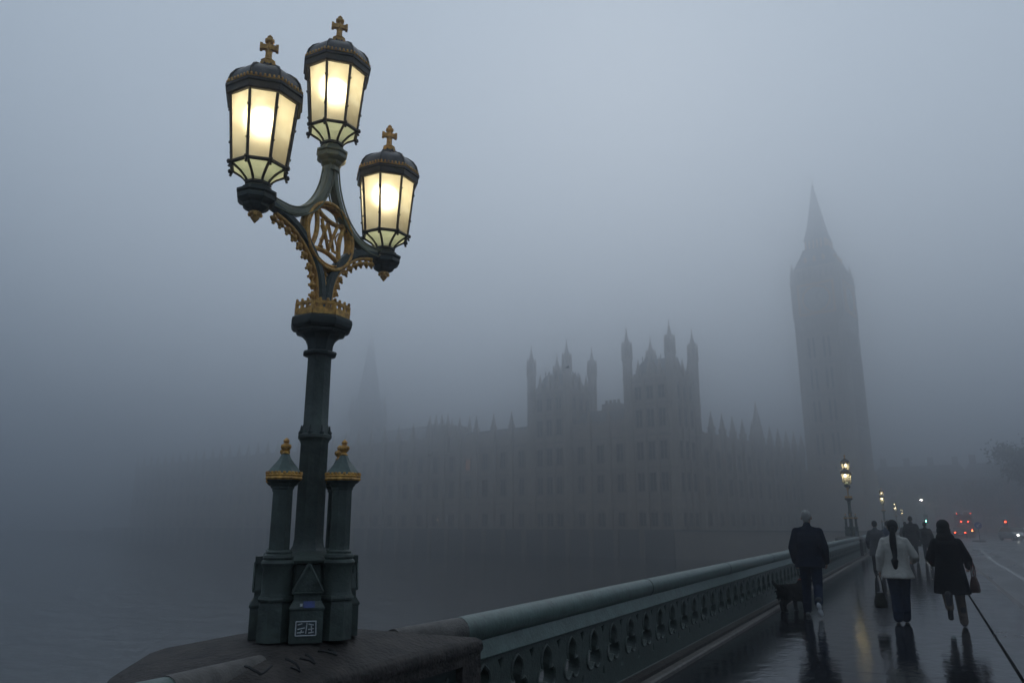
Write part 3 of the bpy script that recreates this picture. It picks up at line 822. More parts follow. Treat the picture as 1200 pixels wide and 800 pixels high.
# ================================================================== PALACE
RZ = -PHI                                    # palace local frame: x north along the river, y away from the river
def win_mesh(w, h, name='window', lights=2, m=None):
    """traceried window: glass, surround and mullions with real depth, facing -y, centre of sill at origin"""
    f = MB(); t = .16
    f.b2(-w / 2 - t, -w / 2, -.30, .06, 0, h); f.b2(w / 2, w / 2 + t, -.30, .06, 0, h)
    f.b2(-w / 2 - t, w / 2 + t, -.36, .06, -.22, 0)
    f.loft([[(-w / 2 - t, y, h), (w / 2 + t, y, h), (w / 2 + t, y, h + .25), (0, y, h + .25 + w * .28), (-w / 2 - t, y, h + .25)] for y in (-.32, .06)])
    for k in range(1, lights): f.b2(-w / 2 + w * k / lights - .05, -w / 2 + w * k / lights + .05, -.16, .04, 0, h)
    f.b2(-w / 2, w / 2, -.14, .04, h * .55, h * .55 + .1)
    me = f.mesh(name, STONED)
    g_ = MB(); g_.b2(-w / 2, w / 2, -.04, .02, 0, h)
    return me, g_.mesh('glass', m or GLASSD)
WA = win_mesh(1.5, 3.6); WBm = win_mesh(1.5, 2.6); WC = win_mesh(1.3, 4.6, lights=3)
WL = win_mesh(1.5, 2.6, m=L_WARM)
def put_win(parent, wm, loc, rz=0.0):
    o = link('window', wm[0], parent, loc, rz); link('glass', wm[1], o); return o
def pinnacle_mesh(w, h, name='pinnacle'):
    b = MB(); r = w / 2 * sqrt(2)
    b.lathe([(r, 0), (r, h * .34), (r * 1.18, h * .36), (r * 1.18, h * .40), (r * .8, h * .42), (r * .34, h * .78), (r * .12, h * .9), (r * .3, h * .92), (r * .1, h * .95), (.02, h)], 4)
    for lv in (.5, .6, .7):
        rr = r * (.8 - (lv - .42) / .36 * .46) * .72
        for k in range(4):
            a = k * pi / 2 + pi / 4; b.ell((rr * 1.25 * cos(a), rr * 1.25 * sin(a), h * lv), (r * .14, r * .14, r * .16), 5, 4)
    return b.mesh(name, STONE)
def turret_mesh(r, zs, zt, z0=-2.0):
    """octagonal corner turret: shaft with strings, open stage, ogee spirelet with finial"""
    b = MB(); H = zt - zs
    p = [(r, z0)]
    for z in (6.5, 13.0, 19.6, 26.0, 31.6): p += [(r, z - .3), (r * 1.12, z - .1), (r * 1.12, z + .25), (r, z + .4)]
    p += [(r, zs - .8), (r * 1.2, zs - .4), (r * 1.22, zs), (r * .95, zs + .1), (r * .9, zs + H * .28), (r * 1.08, zs + H * .32), (r * .95, zs + H * .36), (r * .62, zs + H * .46), (r * .40, zs + H * .58), (r * .22, zs + H * .74), (r * .30, zs + H * .77), (r * .14, zs + H * .80), (.07, zs + H)]
    b.lathe(p, 8)
    for k in range(8):
        a = k * pi / 4 + pi / 8
        b.lathe([(r * .16, zs), (r * .16, zs + H * .36), (r * .05, zs + H * .52)], 4, (r * 1.0 * cos(a), r * 1.0 * sin(a), 0))
        b.ell((r * .55 * cos(a), r * .55 * sin(a), zs + H * .5), (.14, .14, .18), 5, 4)
        b.ell((r * .36 * cos(a), r * .36 * sin(a), zs + H * .63), (.11, .11, .15), 5, 4)
    return b.mesh('turret', STONE)
def crenel(b, x0, x1, y0, y1, z, h=.9, step=1.1, thick=.35):
    L = hypot(x1 - x0, y1 - y0); n = max(1, int(L / step)); a = atan2(y1 - y0, x1 - x0)
    b.box(((x0 + x1) / 2, (y0 + y1) / 2, z + h * .28), (L, thick, h * .56), rz=a)
    for k in range(n):
        t = (k + .5) / n; b.box((x0 + (x1 - x0) * t, y0 + (y1 - y0) * t, z + h * .78), (L / n * .58, thick, h * .44), rz=a)

TUR = turret_mesh(1.02, 36.3, 43.0)
PIN_S = pinnacle_mesh(.8, 4.2); PIN_M = pinnacle_mesh(1.05, 5.6); PIN_B = pinnacle_mesh(1.2, 6.0)
def pavilion(t0, label, top):
    c = PW(t0 + 5.25, 5.25, 0)
    T = thing('pavilion_tower', label, 'tower', c, RZ, 'river front corner towers of the palace')
    h = 5.0
    w = MB(); w.b2(-h, h, -h, h, -2, 31.2)
    wall = w.build('wall', STONE, T)
    s = MB()
    for z in (6.5, 13.0, 19.6, 26.0, 30.8):
        s.b2(-h - .22, h + .22, -h - .22, h + .22, z - .22, z + .24)
    s.build('string_course', STONED, T)
    p = MB()
    for (x0, y0, x1, y1) in ((-h, -h, h, -h), (h, -h, h, h), (h, h, -h, h), (-h, h, -h, -h)): crenel(p, x0, x1, y0, y1, 31.2, 1.3)
    p.build('parapet', STONE, T)
    for sx_ in (-1, 1):
        for sy_ in (-1, 1): link('turret', TUR, T, (sx_ * 5.1, sy_ * 5.1, top))
    r = MB()
    r.loft([[(-x, -x, z), (x, -x, z), (x, x, z), (-x, x, z)] for x, z in ((4.4, 31.0), (3.5, 33.6), (3.0, 35.2), (2.85, 35.25))])
    rf = r.build('roof', SLATE, T)
    q = MB()
    for k in range(6):
        u = -2.7 + 5.4 * k / 5
        for (x, y) in ((u, -2.75), (u, 2.75), (2.75, u), (-2.75, u)):
            q.lathe([(.13, 35.2), (.10, 35.9), (.2, 36.0), (.02, 36.7)], 4, (x, y, 0))
    for (x0, y0, x1, y1) in ((-2.75, -2.75, 2.75, -2.75), (2.75, -2.75, 2.75, 2.75), (2.75, 2.75, -2.75, 2.75), (-2.75, 2.75, -2.75, -2.75)):
        q.box(((x0 + x1) / 2, (y0 + y1) / 2, 35.45), (max(.12, abs(x1 - x0)), max(.12, abs(y1 - y0)), .3))
    q.build('roof_cresting', SLATE, rf)
    for (x, y, a) in ((0, -3.7, 0), (3.7, 0, pi / 2)):
        d = MB(); d.b2(-.9, .9, -.5, 1.2, 31.5, 33.6); d.loft([[(-1.1, yy, 33.6), (1.1, yy, 33.6), (0, yy, 35.4)] for yy in (-.6, 1.2)])
        d.build('dormer', STONED, T, loc=(x, y, 0), rz=a)
    for (x, y) in ((-2.5, -5.1), (0, -5.1), (2.5, -5.1), (5.1, -2.5), (5.1, 0), (5.1, 2.5), (-5.1, 0), (0, 5.1)):
        link('pinnacle', PIN_S, T, (x, y, 31.4))
    for z, wm in ((1.5, WBm), (8.3, WA), (14.6, WA), (21.2, WA), (27.0, WBm)):
        for u in (-2.7, 0, 2.7):
            put_win(T, wm, (u, -h - .02, z)); put_win(T, wm, (h + .02, u, z), pi / 2)
    bt = MB(); bt.b2(-.28, .28, -.45, 0, -2, 31.4)
    bm_ = bt.mesh('buttress', STONE)
    for u in (-1.35, 1.35):
        link('buttress', bm_, T, (u, -h, 0)); link('buttress', bm_, T, (h, u, 0), pi / 2)
    return T
pavilion(0, 'right-hand turreted stone tower of the palace, at the corner nearest the bridge', 0.0)
pavilion(26, 'left-hand turreted stone tower of the palace, beyond the link block', -.2)
# link block between the towers
T = thing('link_block', 'lower stone block between the two turreted palace towers, with chimney stack', 'building', PW(18.25, 5.5), RZ)
MB().b2(-7.6, 7.6, -4.6, 6, -2, 22.4).build('wall', STONE, T)
r = MB(); r.loft([[(-7.6, -4.2, 22.4), (7.6, -4.2, 22.4), (7.6, 6, 22.4), (-7.6, 6, 22.4)], [(-7.6, .2, 26.6), (7.6, .2, 26.6), (7.6, 1.6, 26.6), (-7.6, 1.6, 26.6)]]); rf = r.build('roof', SLATE, T)
c_ = MB(); c_.b2(-2.2, 2.2, -.2, 2.0, 24, 27.9)
for k in range(4): c_.lathe([(.36, 27.9), (.30, 28.6), (.38, 28.8)], 8, (-1.6 + 1.07 * k, .9, 0))
c_.build('chimney', STONED, rf)
p = MB(); crenel(p, -7.6, 7.6, -4.6, -4.6, 22.4, 1.1); p.build('parapet', STONE, T)
s = MB()
for z in (6.5, 13.0, 19.6): s.b2(-7.6, 7.6, -4.85, -4.3, z - .2, z + .22)
s.build('string_course', STONED, T)
BUT = MB().b2(-.42, .42, -.75, 0, -2, 22.6).mesh('buttress', STONE)
for k in range(3):
    x = -5 + 5 * k
    for z, wm in ((1.5, WBm), (8.3, WA), (14.6, WA)): put_win(T, wm, (x, -4.62, z)); 
    if k < 2: link('buttress', BUT, T, (x + 2.5, -4.6, 0)); link('pinnacle', PIN_S, T, (x + 2.5, -4.9, 22.4))
# long river front
T = thing('palace_range', 'long palace river front fading into fog left of the towers', 'building', PW(36.4, 0), RZ)
LR = 196.0
MB().b2(-LR, 0, 0, 14, -2, 22.4).build('wall', STONE, T)
r = MB(); r.loft([[(-LR, .9, 22.4), (0, .9, 22.4), (0, 14, 22.4), (-LR, 14, 22.4)], [(-LR, 6.5, 24.9), (0, 6.5, 24.9), (0, 8.5, 24.9), (-LR, 8.5, 24.9)]]); r.build('roof', SLATE, T)
p = MB(); crenel(p, -LR, 0, 0, 0, 22.4, 1.1, 1.2); p.build('parapet', STONE, T)
s = MB()
for z in (6.5, 13.0, 19.6): s.b2(-LR, 0, -.25, .3, z - .2, z + .22)
s.build('string_course', STONED, T)
nb = int(LR / 5.6)
lit = {(3, 2), (12, 1)}
for k in range(nb):
    x = -2.8 - 5.6 * k
    for j, (z, wm) in enumerate(((1.5, WBm), (8.3, WA), (14.6, WA))):
        if j == 1 and k % 2: pass
        put_win(T, (WL if (k, j) in lit else wm), (x, -.02, z))
    link('buttress', BUT, T, (x - 2.8, 0, 0)); link('pinnacle', PIN_M, T, (x - 2.8, -.35, 22.2))
# turreted centre block on the river front
T = thing('turreted_block', 'small turreted block rising above the long river front roof', 'building', PW(66, 1.5), RZ)
MB().b2(-3.2, 3.2, -2, 6, 20, 25.4).build('wall', STONE, T)
p = MB(); crenel(p, -3.2, 3.2, -2, -2, 25.4, 1.0); crenel(p, 3.2, 3.2, -2, 6, 25.4, 1.0); p.build('parapet', STONE, T)
tm = MB().lathe([(.62, 19), (.62, 25.6), (.78, 25.8), (.6, 26.2), (.2, 28.3), (.03, 29.2)], 8).mesh('turret', STONE)
for x in (-3.2, 3.2):
    for y in (-2, 6): link('turret', tm, T, (x, y, 0))
for x in (-1, 1): link('pinnacle', PIN_S, T, (x, -2, 25.0))
# north range from the corner tower to the clock tower
T = thing('palace_range', 'north palace range with a row of pinnacles, between corner tower and clock tower', 'building', PW(0, 10.4), RZ)
LN = 63.0
MB().b2(-12, 0, 0, LN, -2, 19.8).build('wall', STONE, T)
r = MB(); r.loft([[(-12, 0, 19.8), (-.9, 0, 19.8), (-.9, LN, 19.8), (-12, LN, 19.8)], [(-7.5, 0, 22.0), (-5.5, 0, 22.0), (-5.5, LN, 22.0), (-7.5, LN, 22.0)]]); r.build('roof', SLATE, T)
p = MB(); crenel(p, 0, 0, 0, LN, 19.8, 1.1, 1.2); p.build('parapet', STONE, T)
s = MB()
for z in (6.5, 13.0): s.b2(-.3, .25, 0, LN, z - .2, z + .22)
s.build('string_course', STONED, T)
BUTN = MB().b2(-.42, .42, -.75, 0, -2, 20.2).mesh('buttress', STONE)
for k in range(11):
    y = 3.2 + 5.5 * k
    for z, wm in ((1.5, WBm), (7.8, WA), (13.4, WA)): put_win(T, wm, (.02, y, z), pi / 2)
    link('buttress', BUTN, T, (0, y + 2.75, 0), pi / 2)
    link('pinnacle', PIN_B, T, (.3, y + 2.75, 19.8))
tm = MB().lathe([(1.1, -2), (1.1, 24.6), (1.35, 25), (1.0, 25.3), (.9, 26.6), (.5, 28.2), (.25, 29.8), (.05, 31.2)], 8).mesh('turret', STONE)
link('turret', tm, T, (-.3, 32.6, 0))
# central tower, octagon lantern and spire
T = thing('central_tower', 'faint octagonal spire of the palace, right of the lamp post in fog', 'tower', (-205.5, 258.0, 0), RZ)
b = MB(); b.lathe([(9.5, -2), (9.5, 30), (9.8, 30.4), (7.6, 31), (7.4, 46), (7.9, 46.6), (7.0, 47.5)], 8); b.build('octagon', STONED, T)
b = MB(); b.lathe([(6.0, 46), (5.8, 53), (6.4, 53.5), (5.0, 54.5), (1.2, 79), (.6, 80.5), (.9, 81), (.2, 82), (.06, 86)], 8); b.build('spire', STONED, T)
pm = pinnacle_mesh(1.4, 12)
for k in range(8):
    a = k * pi / 4 + pi / 8; link('pinnacle', pm, T, (7.4 * cos(a), 7.4 * sin(a), 44))
wm = win_mesh(2.0, 9, lights=3)
for k in range(8):
    a = k * pi / 4 - pi / 2; put_win(T, wm, (7.05 * cos(a), 7.05 * sin(a), 33), a + pi / 2)
# inner roofs behind the river front
T = thing('palace_roof_block', 'faint dark roof block behind the river front, below the octagonal spire', 'building', (-150, 205, 0), RZ)
MB().b2(-34, 26, -8, 10, -2, 27.5).build('wall', STONED, T)
r = MB(); r.loft([[(-34, -8, 27.5), (26, -8, 27.5), (26, 10, 27.5), (-34, 10, 27.5)], [(-31, .5, 32.5), (20, .5, 32.5), (20, 1.5, 32.5), (-31, 1.5, 32.5)]]); r.build('roof', SLATE, T)

# clock tower
T = thing('clock_tower', 'tall Gothic clock tower with its spire dissolving into fog', 'clock tower', (-17.35, 216.3, -.3), RZ)
h = 6.05
MB().b2(-h + .15, h - .15, -h + .15, h - .15, -1, 54.5).build('shaft', STONE, T)
b = MB()
for sx_ in (-1, 1):
    for sy_ in (-1, 1): b.lathe([(1.28, -1), (1.28, 54), (1.45, 54.5)], 8, (sx_ * (h - .7), sy_ * (h - .7), 0))
b.build('corner_buttress', STONE, T)
rib = MB().b2(-.16, .16, -.28, 0, 2, 54).mesh('panel_rib', STONE)
slit = MB().b2(-.26, .26, -.02, .12, 0, 5.4).mesh('slit_window', GLASSD)
MB().b2(-h - .85, h + .85, -h - .85, h + .85, -1, 15.5).build('base_stage', STONE, T)
strg = MB().b2(-h - .12, h + .12, -h - .12, h + .12, -.3, .3).mesh('string_course', STONED)
for z in (9.5, 18, 26.5, 35, 43.5, 51.8): link('string_course', strg, T, (0, 0, z))
for face in range(4):
    a = face * pi / 2; M = Matrix.Rotation(a, 3, 'Z')
    for k in range(7):
        u = -3.9 + 1.3 * k
        v = M @ Vector((u, -h + .15, 0)); link('panel_rib', rib, T, v, a)
    if face in (0, 1):
        for k in (1, 2, 4, 5):
            for z in (11, 19.5, 28, 36.5, 45):
                v = M @ Vector((-3.9 + 1.3 * k - .65 if k < 3 else -3.9 + 1.3 * k - .65, -h + .1, z)); link('slit_window', slit, T, v, a)
b = MB()
b.loft([[(-x, -x, z), (x, -x, z), (x, x, z), (-x, x, z)] for x, z in ((6.2, 54.4), (6.4, 55.2), (6.55, 56.2), (6.55, 65.2), (6.75, 65.5), (6.75, 66.0), (6.1, 66.2))])
b.build('clock_stage', STONE, T)
dialm = emit('opal_dial_added_glow', (0.9, 0.93, 0.9), 0.06)  # slight glow added so the pale dial shows through the fog
for face in range(4):
    a = face * pi / 2; M = Matrix.Rotation(a, 3, 'Z')
    fr = MB()
    ringp = [(3.55 * cos(t), -6.62, 60.6 + 3.55 * sin(t)) for t in [2 * pi * k / 40 for k in range(41)]]
    fr.tube(ringp, .22, 6, False)
    fr.b2(-4.6, 4.6, -6.75, -6.5, 56.3, 56.9); fr.b2(-4.6, 4.6, -6.75, -6.5, 64.6, 65.1); fr.b2(-4.8, -4.3, -6.75, -6.5, 56.3, 65.1); fr.b2(4.3, 4.8, -6.75, -6.5, 56.3, 65.1)
    F = fr.build('dial_surround', GOLD, T, rz=a)
    d = MB(); d.loft([[(3.5 * cos(t), y, 60.6 + 3.5 * sin(t)) for t in [2 * pi * k / 40 for k in range(40)]] for y in (-6.52, -6.60)]); d.build('clock_dial', dialm, F)
    hd = MB()
    for ang, L, w in ((radians(20), 2.1, .22), (radians(140), 3.1, .14)):
        hd.box((sin(ang) * L / 2, -6.66, 60.6 + cos(ang) * L / 2), (w, .06, L), R=Matrix.Rotation(-ang * -1, 3, 'Y'))
    for k in range(12):
        q = k * pi / 6; hd.box((sin(q) * 3.05, -6.64, 60.6 + cos(q) * 3.05), (.14, .05, .5), R=Matrix.Rotation(q, 3, 'Y'))
    hd.build('clock_hands', BRONZE, F)
bl = MB(); bl.b2(-5.5, 5.5, -5.5, 5.5, 66.1, 69.4); B_ = bl.build('belfry', STONED, T)
ar = MB().b2(-.3, .3, -.35, .1, 66.1, 69.4).mesh('belfry_mullion', STONE)
for face in range(4):
    a = face * pi / 2; M = Matrix.Rotation(a, 3, 'Z')
    for k in range(8): link('belfry_mullion', ar, B_, M @ Vector((-5.2 + 1.48 * k, -5.5, 0)), a)
b = MB(); b.b2(-5.9, 5.9, -5.9, 5.9, 69.3, 70.0); b.build('eaves', STONE, T)
for sx_ in (-1, 1):
    for sy_ in (-1, 1):
        link('pinnacle', PIN_B, T, (sx_ * 5.9, sy_ * 5.9, 65.9))
r = MB(); r.loft([[(-x, -x, z), (x, -x, z), (x, x, z), (-x, x, z)] for x, z in ((5.6, 70.0), (5.0, 71.6), (4.0, 74.0), (3.5, 75.4))]); rf = r.build('roof', SLATE, T)
dm = MB(); dm.b2(-.35, .35, -.5, .6, 0, .9); dm.loft([[(-.45, y, .9), (.45, y, .9), (0, y, 1.7)] for y in (-.55, .6)]); dme = dm.mesh('dormer', GOLD)
for k in range(3): link('dormer', dme, rf, (-2.4 + 2.4 * k, -4.6, 71.6)); link('dormer', dme, rf, (4.6, -2.4 + 2.4 * k, 71.6), pi / 2)
b = MB(); b.b2(-3.5, 3.5, -3.5, 3.5, 75.2, 75.9); b.b2(-2.7, 2.7, -2.7, 2.7, 75.9, 78.6); b.b2(-3.1, 3.1, -3.1, 3.1, 78.5, 79.0); L_ = b.build('lantern_stage', SLATE, T)
for k in range(6):
    for (x, y, a) in ((-2.6 + 1.04 * k, -2.85, 0), (2.85, -2.6 + 1.04 * k, 0)):
        MB().b2(-.16, .16, -.16, .16, 75.9, 78.6).build('lantern_post', GOLD, L_, loc=(x, y, 0))
r = MB(); r.loft([[(-x, -x, z), (x, -x, z), (x, x, z), (-x, x, z)] for x, z in ((2.9, 79.0), (2.1, 82.5), (1.25, 88), (.55, 93), (.22, 95.0), (.45, 95.3), (.1, 95.8), (.05, 98.0))]); r.build('spire', SLATE, T)

# terrace, river walls
T = thing('terrace_wall', 'river terrace with pale stone wall at the foot of the palace', 'wall', PW(0, -10), RZ)
MB().b2(-232, 4, 0, 9.5, WATER_Z - 1, -.15).build('terrace', STONED, T)
w = MB(); w.b2(-232, 4.3, -.5, .0, WATER_Z - 1, .2); w.b2(-232, 4.5, -.7, -.1, .2, .85); w.b2(3.9, 4.5, 0, 9.5, WATER_Z - 1, .85); w.build('wall', PIERL, T)
bb = MB().b2(-.5, .5, -.5, 0, WATER_Z - 1, .9).mesh('buttress', STONED)
for k in range(40): link('buttress', bb, T, (-2 - 5.6 * k, -.5, 0))
T = thing('river_wall', 'dark river wall between palace terrace and the end of the bridge', 'wall', PW(-4.5, -10.3), RZ)
MB().b2(.2, 47, -.5, .6, WATER_Z - 1, .55).build('wall', STONED, T)
MB().b2(.2, 47, -.75, .75, .55, .8).build('coping', PIERL, T)
T = thing('terrace_lamp', 'tiny lit lamp on the palace terrace by the water', 'lamp', PW(57, -9.2, -.15))
MB().lathe([(.14, 0), (.07, .4), (.05, 2.6), (.12, 2.7)], 8).build('post', DGREEN, T); MB().ell((0, 0, 2.95), (.22, .22, .26)).build('globe', emit('dim_globe', (1.0, 0.85, 0.7), 0.7), T, True)

# ================================================================== FAR STREET
def office(name, label, loc, rz, w, d, h, m, roof_h, floors, bays):
    T = thing(name, label, 'building', loc, rz, 'office buildings beyond the bridge')
    MB().b2(-w / 2, w / 2, 0, d, -1, h).build('wall', m, T)
    r = MB(); r.loft([[(-w / 2 - .3, -.3, h), (w / 2 + .3, -.3, h), (w / 2 + .3, d, h), (-w / 2 - .3, d, h)], [(-w / 2 - .3, -.3, h + .5), (w / 2 + .3, -.3, h + .5), (w / 2 + .3, d, h + .5), (-w / 2 - .3, d, h + .5)], [(-w / 2 + 2, 2.5, h + roof_h), (w / 2 - 2, 2.5, h + roof_h), (w / 2 - 2, d - 2, h + roof_h), (-w / 2 + 2, d - 2, h + roof_h)]])
    rf = r.build('roof', SLATE, T)
    for k in range(4):
        MB().b2(-.8, .8, 3, 5, h, h + roof_h + 2.5).build('chimney', m, rf, loc=(-w / 2 + w * (k + .5) / 4, 0, 0))
    for j in range(floors):
        for i in range(bays):
            put_win(T, WBm, (-w / 2 + w * (i + .5) / bays, -.02, 1.2 + (h - 1.5) * j / floors))
    return T
office('office_building', 'grey stone office block right of the clock tower, faint in fog', (0.5, 262, -.4), radians(-4), 26, 16, 15, CONC, 4.5, 4, 7)
office('office_building', 'brick office block behind the traffic lights and bus, faint in fog', (23, 250, -.4), radians(-6), 24, 16, 14, BRICKM, 5, 4, 7)

def tree(name, label, loc, H, R, n, seed, group='riverside trees by the street'):
    rnd = random.Random(seed)
    T = thing(name, label, 'tree', loc, rnd.uniform(0, 6), group)
    b = MB()
    b.tube(smooth_path([(0, 0, -.3), (.1, 0, H * .15), (-.1, .15, H * .32), (.05, .1, H * .5), (0, .2, H * .7)], 3), [.42 - .3 * i / 12 for i in range(13)], 8)
    tips = []
    for k in range(16):
        a = rnd.uniform(0, 2 * pi); z0 = H * rnd.uniform(.28, .62); el = rnd.uniform(.3, 1.1); L = R * rnd.uniform(.7, 1.1)
        p = [Vector((0, .1, z0))]
        for q in range(1, 6):
            p.append(p[0] + Vector((cos(a + .12 * q) * cos(el), sin(a + .12 * q) * cos(el), sin(el))) * L * q / 5 + Vector((rnd.uniform(-.2, .2), rnd.uniform(-.2, .2), rnd.uniform(-.1, .2))))
        b.tube(p, [.16, .12, .09, .06, .04, .02], 6); tips += p[2:]
        for q in (2, 3, 4):
            a2 = a + rnd.uniform(-1.2, 1.2); e2 = p[q] + Vector((cos(a2), sin(a2), rnd.uniform(.2, 1.0))) * R * .4
            b.tube([p[q], p[q].lerp(e2, .5) + Vector((0, 0, .1)), e2], [.05, .035, .012], 5); tips += [e2, p[q].lerp(e2, .6)]
    b.build('trunk', BARK, T)
    c = MB()
    for i in range(n):
        t = rnd.choice(tips); g_ = rnd.gauss
        p = t + Vector((g_(0, R * .13), g_(0, R * .13), g_(0, R * .11)))
        u = Vector((g_(0, 1), g_(0, 1), g_(0, 1))).normalized(); v = u.cross(Vector((g_(0, 1), g_(0, 1), g_(0, 1)))).normalized(); s_ = rnd.uniform(.18, .38)
        c.add([p - u * s_, p + v * s_ * .55, p + u * s_, p - v * s_ * .55], [(0, 1, 2, 3)])
    o = c.build('crown', LEAF, T); return T
tree('plane_tree', 'tall leafy plane tree at the right edge, nearest of the trees', (21.0, 168, -.4), 21, 7.0, 22000, 3)
tree('plane_tree', 'smaller plane tree left of the tallest one, behind the headlights', (25.5, 205, -.4), 17, 5.5, 4200, 5)
tree('plane_tree', 'bushy low tree beyond the bridge end, behind the red bus', (13.5, 226, -.4), 14, 5.2, 3600, 9)
tree('plane_tree', 'thin tree near the clock tower foot, above the line of lamps', (-1.5, 236, -.4), 13, 4.6, 3200, 12)

def signal(label, x, y, colour, h=2.75, facing=pi):
    T = thing('traffic_light', label, 'traffic light', (x, y, zd(y) - .02), 0, 'traffic lights at the far end of the bridge')
    MB().lathe([(.11, 0), (.07, .1), (.055, .3), (.055, h)], 10).build('post', STEEL, T)
    hd = MB(); hd.b2(-.17, .17, -.06, .14, h - .75, h + .35); hd.b2(-.30, .30, .145, .16, h - .90, h + .5)
    H_ = hd.build('signal_head', BRONZE, T)
    for k, (nm, lit_) in enumerate((('red', L_RED), ('amber', L_AMBER), ('green', L_GREEN))):
        z = h + .15 - .34 * k
        l = MB(); l.loft([[(.105 * cos(t), yy, z + .105 * sin(t)) for t in [2 * pi * q / 14 for q in range(14)]] for yy in (-.06, -.09)])
        l.build('lens', lit_ if nm == colour else BRONZE, H_)
        v = MB(); v.loft([[(.125 * cos(t), yy, z + .125 * sin(t)) for t in [radians(-20 + 220 * q / 10) for q in range(11)]] for yy in (-.06, -.26)], False, False); v.build('hood', BRONZE, H_)
    return T
signal('traffic light showing green, above the walking couple', .47, 140, 'green', 2.9)
signal('traffic light showing red, left of the bus', 2.69, 170, 'red', 2.3)
signal('traffic light showing red on the right side of the street', 10.29, 130, 'red', 2.0)

T = thing('lamp_column', 'tall thin lamp column with a white light, above the green signal', 'street lamp', (.55, 180, -.3))
MB().lathe([(.16, 0), (.1, .6), (.06, 6.6)], 10).build('post', STEEL, T)
b = MB(); b.tube(smooth_path([(0, 0, 6.5), (.2, -.1, 6.95), (.75, -.2, 7.0)], 4), .035, 6); b.tube(smooth_path([(0, 0, 6.5), (-.1, -.05, 6.9), (-.35, -.1, 6.95)], 4), .035, 6); b.build('arm', STEEL, T)
MB().ell((-.4, -.12, 6.92), (.26, .16, .09)).build('lamp_head', L_WHITE, T, True); MB().ell((.85, -.2, 6.92), (.30, .16, .10)).build('lamp_head', STEEL, T, True)

# traffic island with keep-left sign
T = thing('traffic_island', 'low dark traffic island in the middle of the road', 'traffic island', (4.95, 94.6, zd(94.6) - .1))
MB().lathe([(1, -.02), (1, .10), (.95, .14), (.0 + .3, .15)], 24, sx=.62, sy=2.0).build('kerb', PIER, T)
T = thing('keep_left_sign', 'round blue keep-left sign with white arrow on a post, on the traffic island', 'road sign', (5.0, 94.0, zd(94) + .045))
MB().lathe([(.05, 0), (.05, 1.75)], 10, (0, 0, 0)).build('post', STEEL, T)
d = MB(); d.loft([[(.34 * cos(t), y, 1.50 + .34 * sin(t)) for t in [2 * pi * k / 24 for k in range(24)]] for y in (-.06, -.085)]); D = d.build('sign_face', SIGNB, T)
a = MB(); Rm = Matrix.Rotation(radians(45), 3, 'Y')
a.box((.04, -.092, 1.54), (.07, .012, .40), R=Rm); a.box((-.10, -.092, 1.47), (.07, .012, .2)); a.box((-.03, -.092, 1.37), (.2, .012, .07))
a.build('arrow', WHITE, D)

def wheel(parent, x, y, z, r, w):
    o = MB().loft([[(x + dx, y + rr * cos(t), z + rr * sin(t)) for t in [2 * pi * k / 20 for k in range(20)]] for dx, rr in ((-w / 2, r * .6), (-w / 2, r * .92), (-w / 2 + .03, r), (w / 2 - .03, r), (w / 2, r * .92), (w / 2, r * .6))]).build('wheel', RUBBER, parent)
    MB().loft([[(x + dx, y + r * .6 * cos(t), z + r * .6 * sin(t)) for t in [2 * pi * k / 16 for k in range(16)]] for dx in (-w / 2 - .004, w / 2 + .004)]).build('rim', STEEL, o)
def disc(parent, name, m, x, y0, y1, z, r):
    MB().loft([[(x + r * cos(t), y, z + r * sin(t)) for t in [2 * pi * k / 12 for k in range(12)]] for y in (y0, y1)]).build(name, m, parent)

# red double-decker, seen from behind (local +y is its front)
T = thing('double_decker_bus', 'red double-decker bus seen from behind, tail lights lit, far down the road', 'bus', (6.55, 160, zd(160) - .1))
def rrect(x, z0, z1, r, y):
    P = []
    for cx_, cz_, a0 in ((x - r, z0 + r, -90), (x - r, z1 - r, 0), (-x + r, z1 - r, 90), (-x + r, z0 + r, 180)):
        for q in range(4): a = radians(a0 + 30 * q); P.append((cx_ + r * cos(a), y, cz_ + r * sin(a)))
    return P
b = MB(); b.loft([rrect(1.20, .40, 4.25, .22, -.08), rrect(1.26, .34, 4.34, .25, .15), rrect(1.26, .34, 4.36, .25, 10.2), rrect(1.18, .36, 4.28, .25, 10.6)])
B = auto(b.build('body', BUSRED, T), 40)
for z0, z1 in ((1.45, 2.25), (2.85, 3.70)):
    MB().b2(-1.0, 1.0, -.11, -.07, z0, z1).build('rear_window', GLASSD, T)
    for s in (-1, 1):
        for k in range(6): MB().b2(-.015, .015, .2 + 1.65 * k, 1.7 + 1.65 * k, z0, z1).build('side_window', GLASSD, T, loc=(s * 1.268, 0, 0))
for s in (-1, 1):
    for y in (2.4, 8.2): wheel(T, s * 1.08, y, .5, .5, .28)
    disc(T, 'tail_light', L_RED, s * 1.0, -.13, -.07, 1.15, .09); disc(T, 'tail_light', L_AMBER, s * 1.0, -.13, -.07, .88, .09)
    disc(T, 'high_brake_light', L_RED, s * .55, -.13, -.07, 2.55, .10); disc(T, 'upper_marker_light', L_RED, s * 1.05, -.13, -.07, 3.95, .05)
MB().b2(-.3, .3, -.115, -.07, .62, .75).build('number_plate', WHITE, T)

